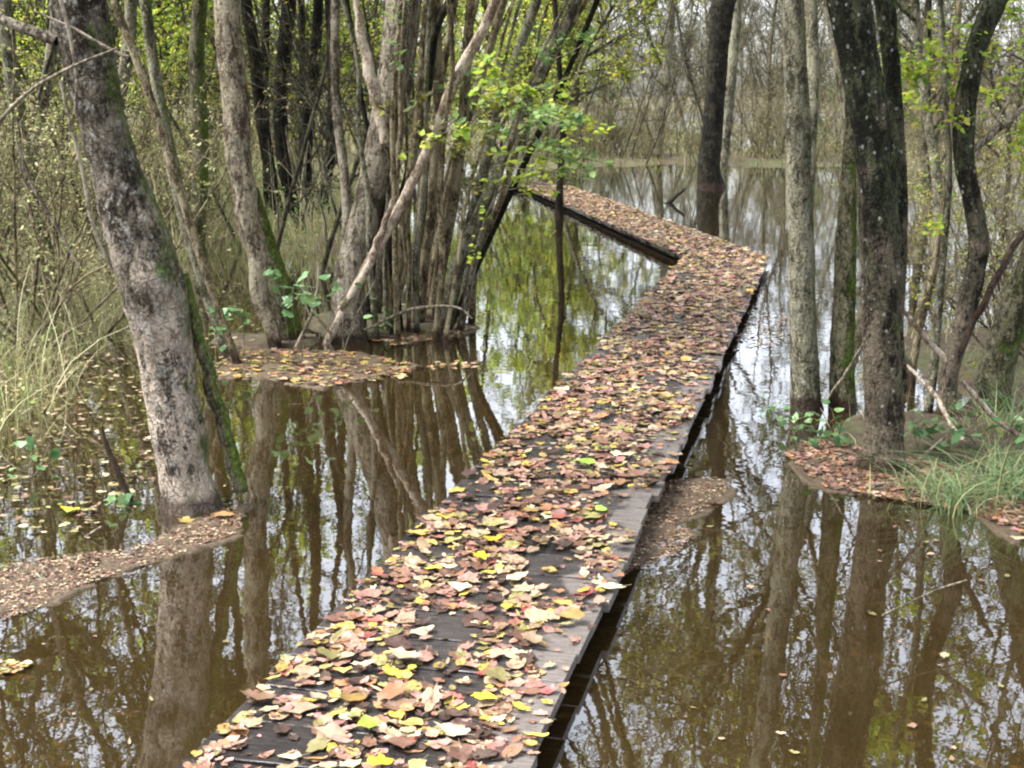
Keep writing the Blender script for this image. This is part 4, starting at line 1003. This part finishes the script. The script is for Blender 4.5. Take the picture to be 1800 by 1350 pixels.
# far bank, right and centre: bare, sky shows between them
for _ in range(34):
    Y = rng.uniform(22, 75); px = rng.uniform(960, 1900); place(bare[rng.integers(5)], azpos(px, Y), Y, rng.uniform(0.8, 1.2), 'bare_tree', 'bare slender tree standing on the far bank against the pale sky', 'tree', 'bare trees on the far bank')
for _ in range(140):
    Y = rng.uniform(21.0, 50); px = rng.uniform(960, 1900); place(thin[rng.integers(5)], azpos(px, Y), Y, rng.uniform(0.8, 1.2), 'sapling', 'thin sapling at the edge of the far bank', 'sapling', 'thin saplings on the far bank')
for _ in range(9):
    Y = rng.uniform(27, 60); px = rng.uniform(1000, 1900); place(olive[rng.integers(4)], azpos(px, Y), Y, rng.uniform(0.7, 1.0), 'leafy_tree', 'leafy olive-green tree behind the far bank', 'tree', 'leafy trees behind the far bank')
for _ in range(56):
    Y = rng.uniform(76, 112); px = rng.uniform(500, 2000); place(olive[rng.integers(4)], azpos(px, Y), Y, rng.uniform(0.8, 1.2), 'leafy_tree', 'olive tree in the far treeline beyond the flood', 'tree', 'trees of the far treeline')
for _ in range(26):
    Y = rng.uniform(62, 96); px = rng.uniform(700, 1950); place(olive[rng.integers(4)], azpos(px, Y), Y, rng.uniform(0.35, 0.6), 'leafy_tree', 'low olive tree standing in the flood in front of the far treeline', 'tree', 'low trees in front of the far treeline')
# wood on the left, closer and greener
for _ in range(46):
    Y = rng.uniform(12, 36); px = rng.uniform(-150, 1000); place(leafy[rng.integers(4)], azpos(px, Y), Y, rng.uniform(0.7, 1.1), 'leafy_tree', 'yellow-green leafy tree in the wood behind the left bank', 'tree', 'yellow-green trees behind the left bank')
for _ in range(12):
    Y = rng.uniform(18, 38); px = rng.uniform(-250, 900); place(olive[rng.integers(4)], azpos(px, Y), Y, rng.uniform(0.7, 1.1), 'leafy_tree', 'olive leafy tree in the wood behind the left bank', 'tree', 'olive trees behind the left bank')
for _ in range(55):
    Y = rng.uniform(7.5, 18); px = rng.uniform(-150, 820); place(thin[rng.integers(5)], azpos(px, Y), Y, rng.uniform(0.7, 1.1), 'sapling', 'thin sapling in the thicket behind the left bank', 'sapling', 'thin saplings behind the left bank')
canopy = [variant(rng.uniform(8, 10), rng.uniform(0.07, 0.11), 0.12, 3.2, 'leaf_olive', 0.095, 3.0, 2.6, 26, 9, 7, mat='olive_bark') for _ in range(3)]
for (px, Y, sc_) in [(1545, 7.4, 0.95), (1655, 10.5, 1.0), (1960, 8.2, 0.9), (1408, 8.6, 1.1), (1262, 18.5, 1.6), (1150, 22.5, 1.5)]:
    place(canopy[rng.integers(3)], azpos(px, Y), Y, sc_, 'alder_tree', 'olive-barked tree with a full crown standing in the water behind the right-hand trunks', 'tree', 'full-crowned trees behind the right-hand trunks')
for (px, Y) in [(40, 8.6), (-140, 6.6), (235, 11), (180, 7.8), (100, 6.6)]:
    place(canopy[rng.integers(3)], azpos(px, Y), Y, rng.uniform(0.85, 1.0), 'alder_tree', 'olive-barked tree with a full crown in the thicket at the left', 'tree', 'full-crowned trees in the left thicket')
for (px, Y, v_) in [(225, 11, 0), (300, 12.5, 2), (380, 14, 0), (520, 15, 2), (590, 14, 0), (680, 15.5, 2), (760, 17, 0), (1010, 23, 2), (1860, 15, 0)]:
    place(leafy[v_], azpos(px, Y), Y, 0.85, 'leafy_tree', 'bright yellow-green tree glowing behind the dark stems', 'tree', 'bright yellow-green trees in the wood')
# out of frame on both sides, seen only in a side step
for (x, y) in [(-5.5, 2.5), (-6.5, 5), (5.5, 3), (6.2, 6.5), (7.5, 10), (9, 15), (-9, 8), (6.5, 12), (8, 18)]:
    place(olive[rng.integers(4)], x, y, rng.uniform(0.7, 0.95), 'leafy_tree', 'olive leafy tree at the side of the flooded wood', 'tree', 'trees at the sides of the flooded wood')
# shrubs
def shrub_variant(h, leafm, leaf, nl):
    n = 11; st = rng.normal(size=(n, 3)) * (0.15, 0.15, 0); dr = unit(rng.normal(size=(n, 3)) * (0.45, 0.45, 0) + (0, 0, 1))
    A = shoot(st, dr, h * rng.uniform(0.7, 1.15, n), 7, 0.1, 0.02); sb = MB(); sb.tubes(A, np.full((n, 1), 0.012) * (1 - 0.7 * np.linspace(0, 1, 8))[None], 5, 0)
    cb = MB(); N2 = n * 8; ix = rng.integers(0, n, N2); p, d = children_of(A, None, ix, rng.uniform(0.2, 1, N2))
    B = shoot(p, away(d, np.radians(rng.uniform(25, 70, N2))), rng.uniform(0.2, 0.6, N2) * h * 0.5, 4, 0.2, 0); cb.tubes(B, np.full((N2, 5), 0.0028), 3, 0)
    N3 = N2 * 4; ix = rng.integers(0, N2, N3); p, d = children_of(B, None, ix, rng.uniform(0.1, 1, N3)); C = shoot(p, away(d, np.radians(rng.uniform(25, 70, N3))), rng.uniform(0.1, 0.3, N3), 3, 0.2, 0); cb.tubes(C, np.full((N3, 4), 0.0016), 3, 0)
    nl = int(N3 * nl); ix = rng.integers(0, N3, nl); p, d = children_of(C, None, ix, rng.uniform(0, 1, nl)); cb.leaves(p, leaf, 1)
    return sb.mesh('stems', [M['stem_bark']]), cb.mesh('foliage', [M['stem_bark'], M[leafm]])
sv = [shrub_variant(2.0, 'leaf_pale', 0.034, 3.2) for _ in range(3)] + [shrub_variant(1.6, 'leaf_green', 0.04, 2.4)] + [shrub_variant(2.2, 'leaf_yellow', 0.045, 1.6)] + [shrub_variant(2.3, 'leaf_olive', 0.05, 0.35) for _ in range(2)]
for _ in range(40):
    Y = rng.uniform(5.0, 11); px = rng.uniform(-300, 380 if Y > 7.5 else 230) ; v = int(rng.choice([0, 1, 2, 3, 4], p=[0.27, 0.25, 0.25, 0.13, 0.1]))
    place(sv[v], azpos(px, Y), Y, rng.uniform(0.7, 1.1), 'shrub', ['pale green twiggy shrub', 'pale green twiggy shrub', 'pale green twiggy shrub', 'dark green shrub', 'yellow-green shrub'][v] + ' in the thicket at the left', 'shrub', ['pale green shrubs at the left', 'pale green shrubs at the left', 'pale green shrubs at the left', 'dark green shrubs at the left', 'yellow-green shrubs at the left'][v], ('stem', 'foliage'))
for (px, Y, v) in [(300, 11, 4), (420, 12, 4), (560, 12.5, 4), (640, 13, 4), (240, 13, 3), (500, 14, 4), (820, 14, 3), (880, 16, 4), (940, 19, 3)]:
    place(sv[v], azpos(px, Y), Y, 1.3, 'shrub', ['', '', '', 'dark green', 'yellow-green'][v] + ' shrub standing behind the coppiced clump', 'shrub', ['', '', '', 'dark green', 'yellow-green'][v] + ' shrubs behind the clump', ('stem', 'foliage'))
for _ in range(85):
    Y = rng.uniform(20.8, 36); px = rng.uniform(930, 1900); v = int(rng.choice([3, 5, 6, 5, 6]))
    place(sv[v], azpos(px, Y), Y, rng.uniform(0.6, 1.25), 'shrub', 'low twiggy shrub along the far bank', 'shrub', 'low shrubs along the far bank', ('stem', 'foliage'))
for (px, Y, v) in [(1780, 4.8, 0), (1850, 4.2, 4), (1700, 7.5, 4), (1790, 9, 0), (1640, 12, 0), (1760, 6, 1)]:
    place(sv[v], azpos(px, Y), Y, 0.8, 'shrub', ['pale green', 'pale twiggy', '', '', 'yellow-green'][v] + ' shrub growing behind the right-hand bank', 'shrub', 'shrubs behind the right bank', ('stem', 'foliage'))
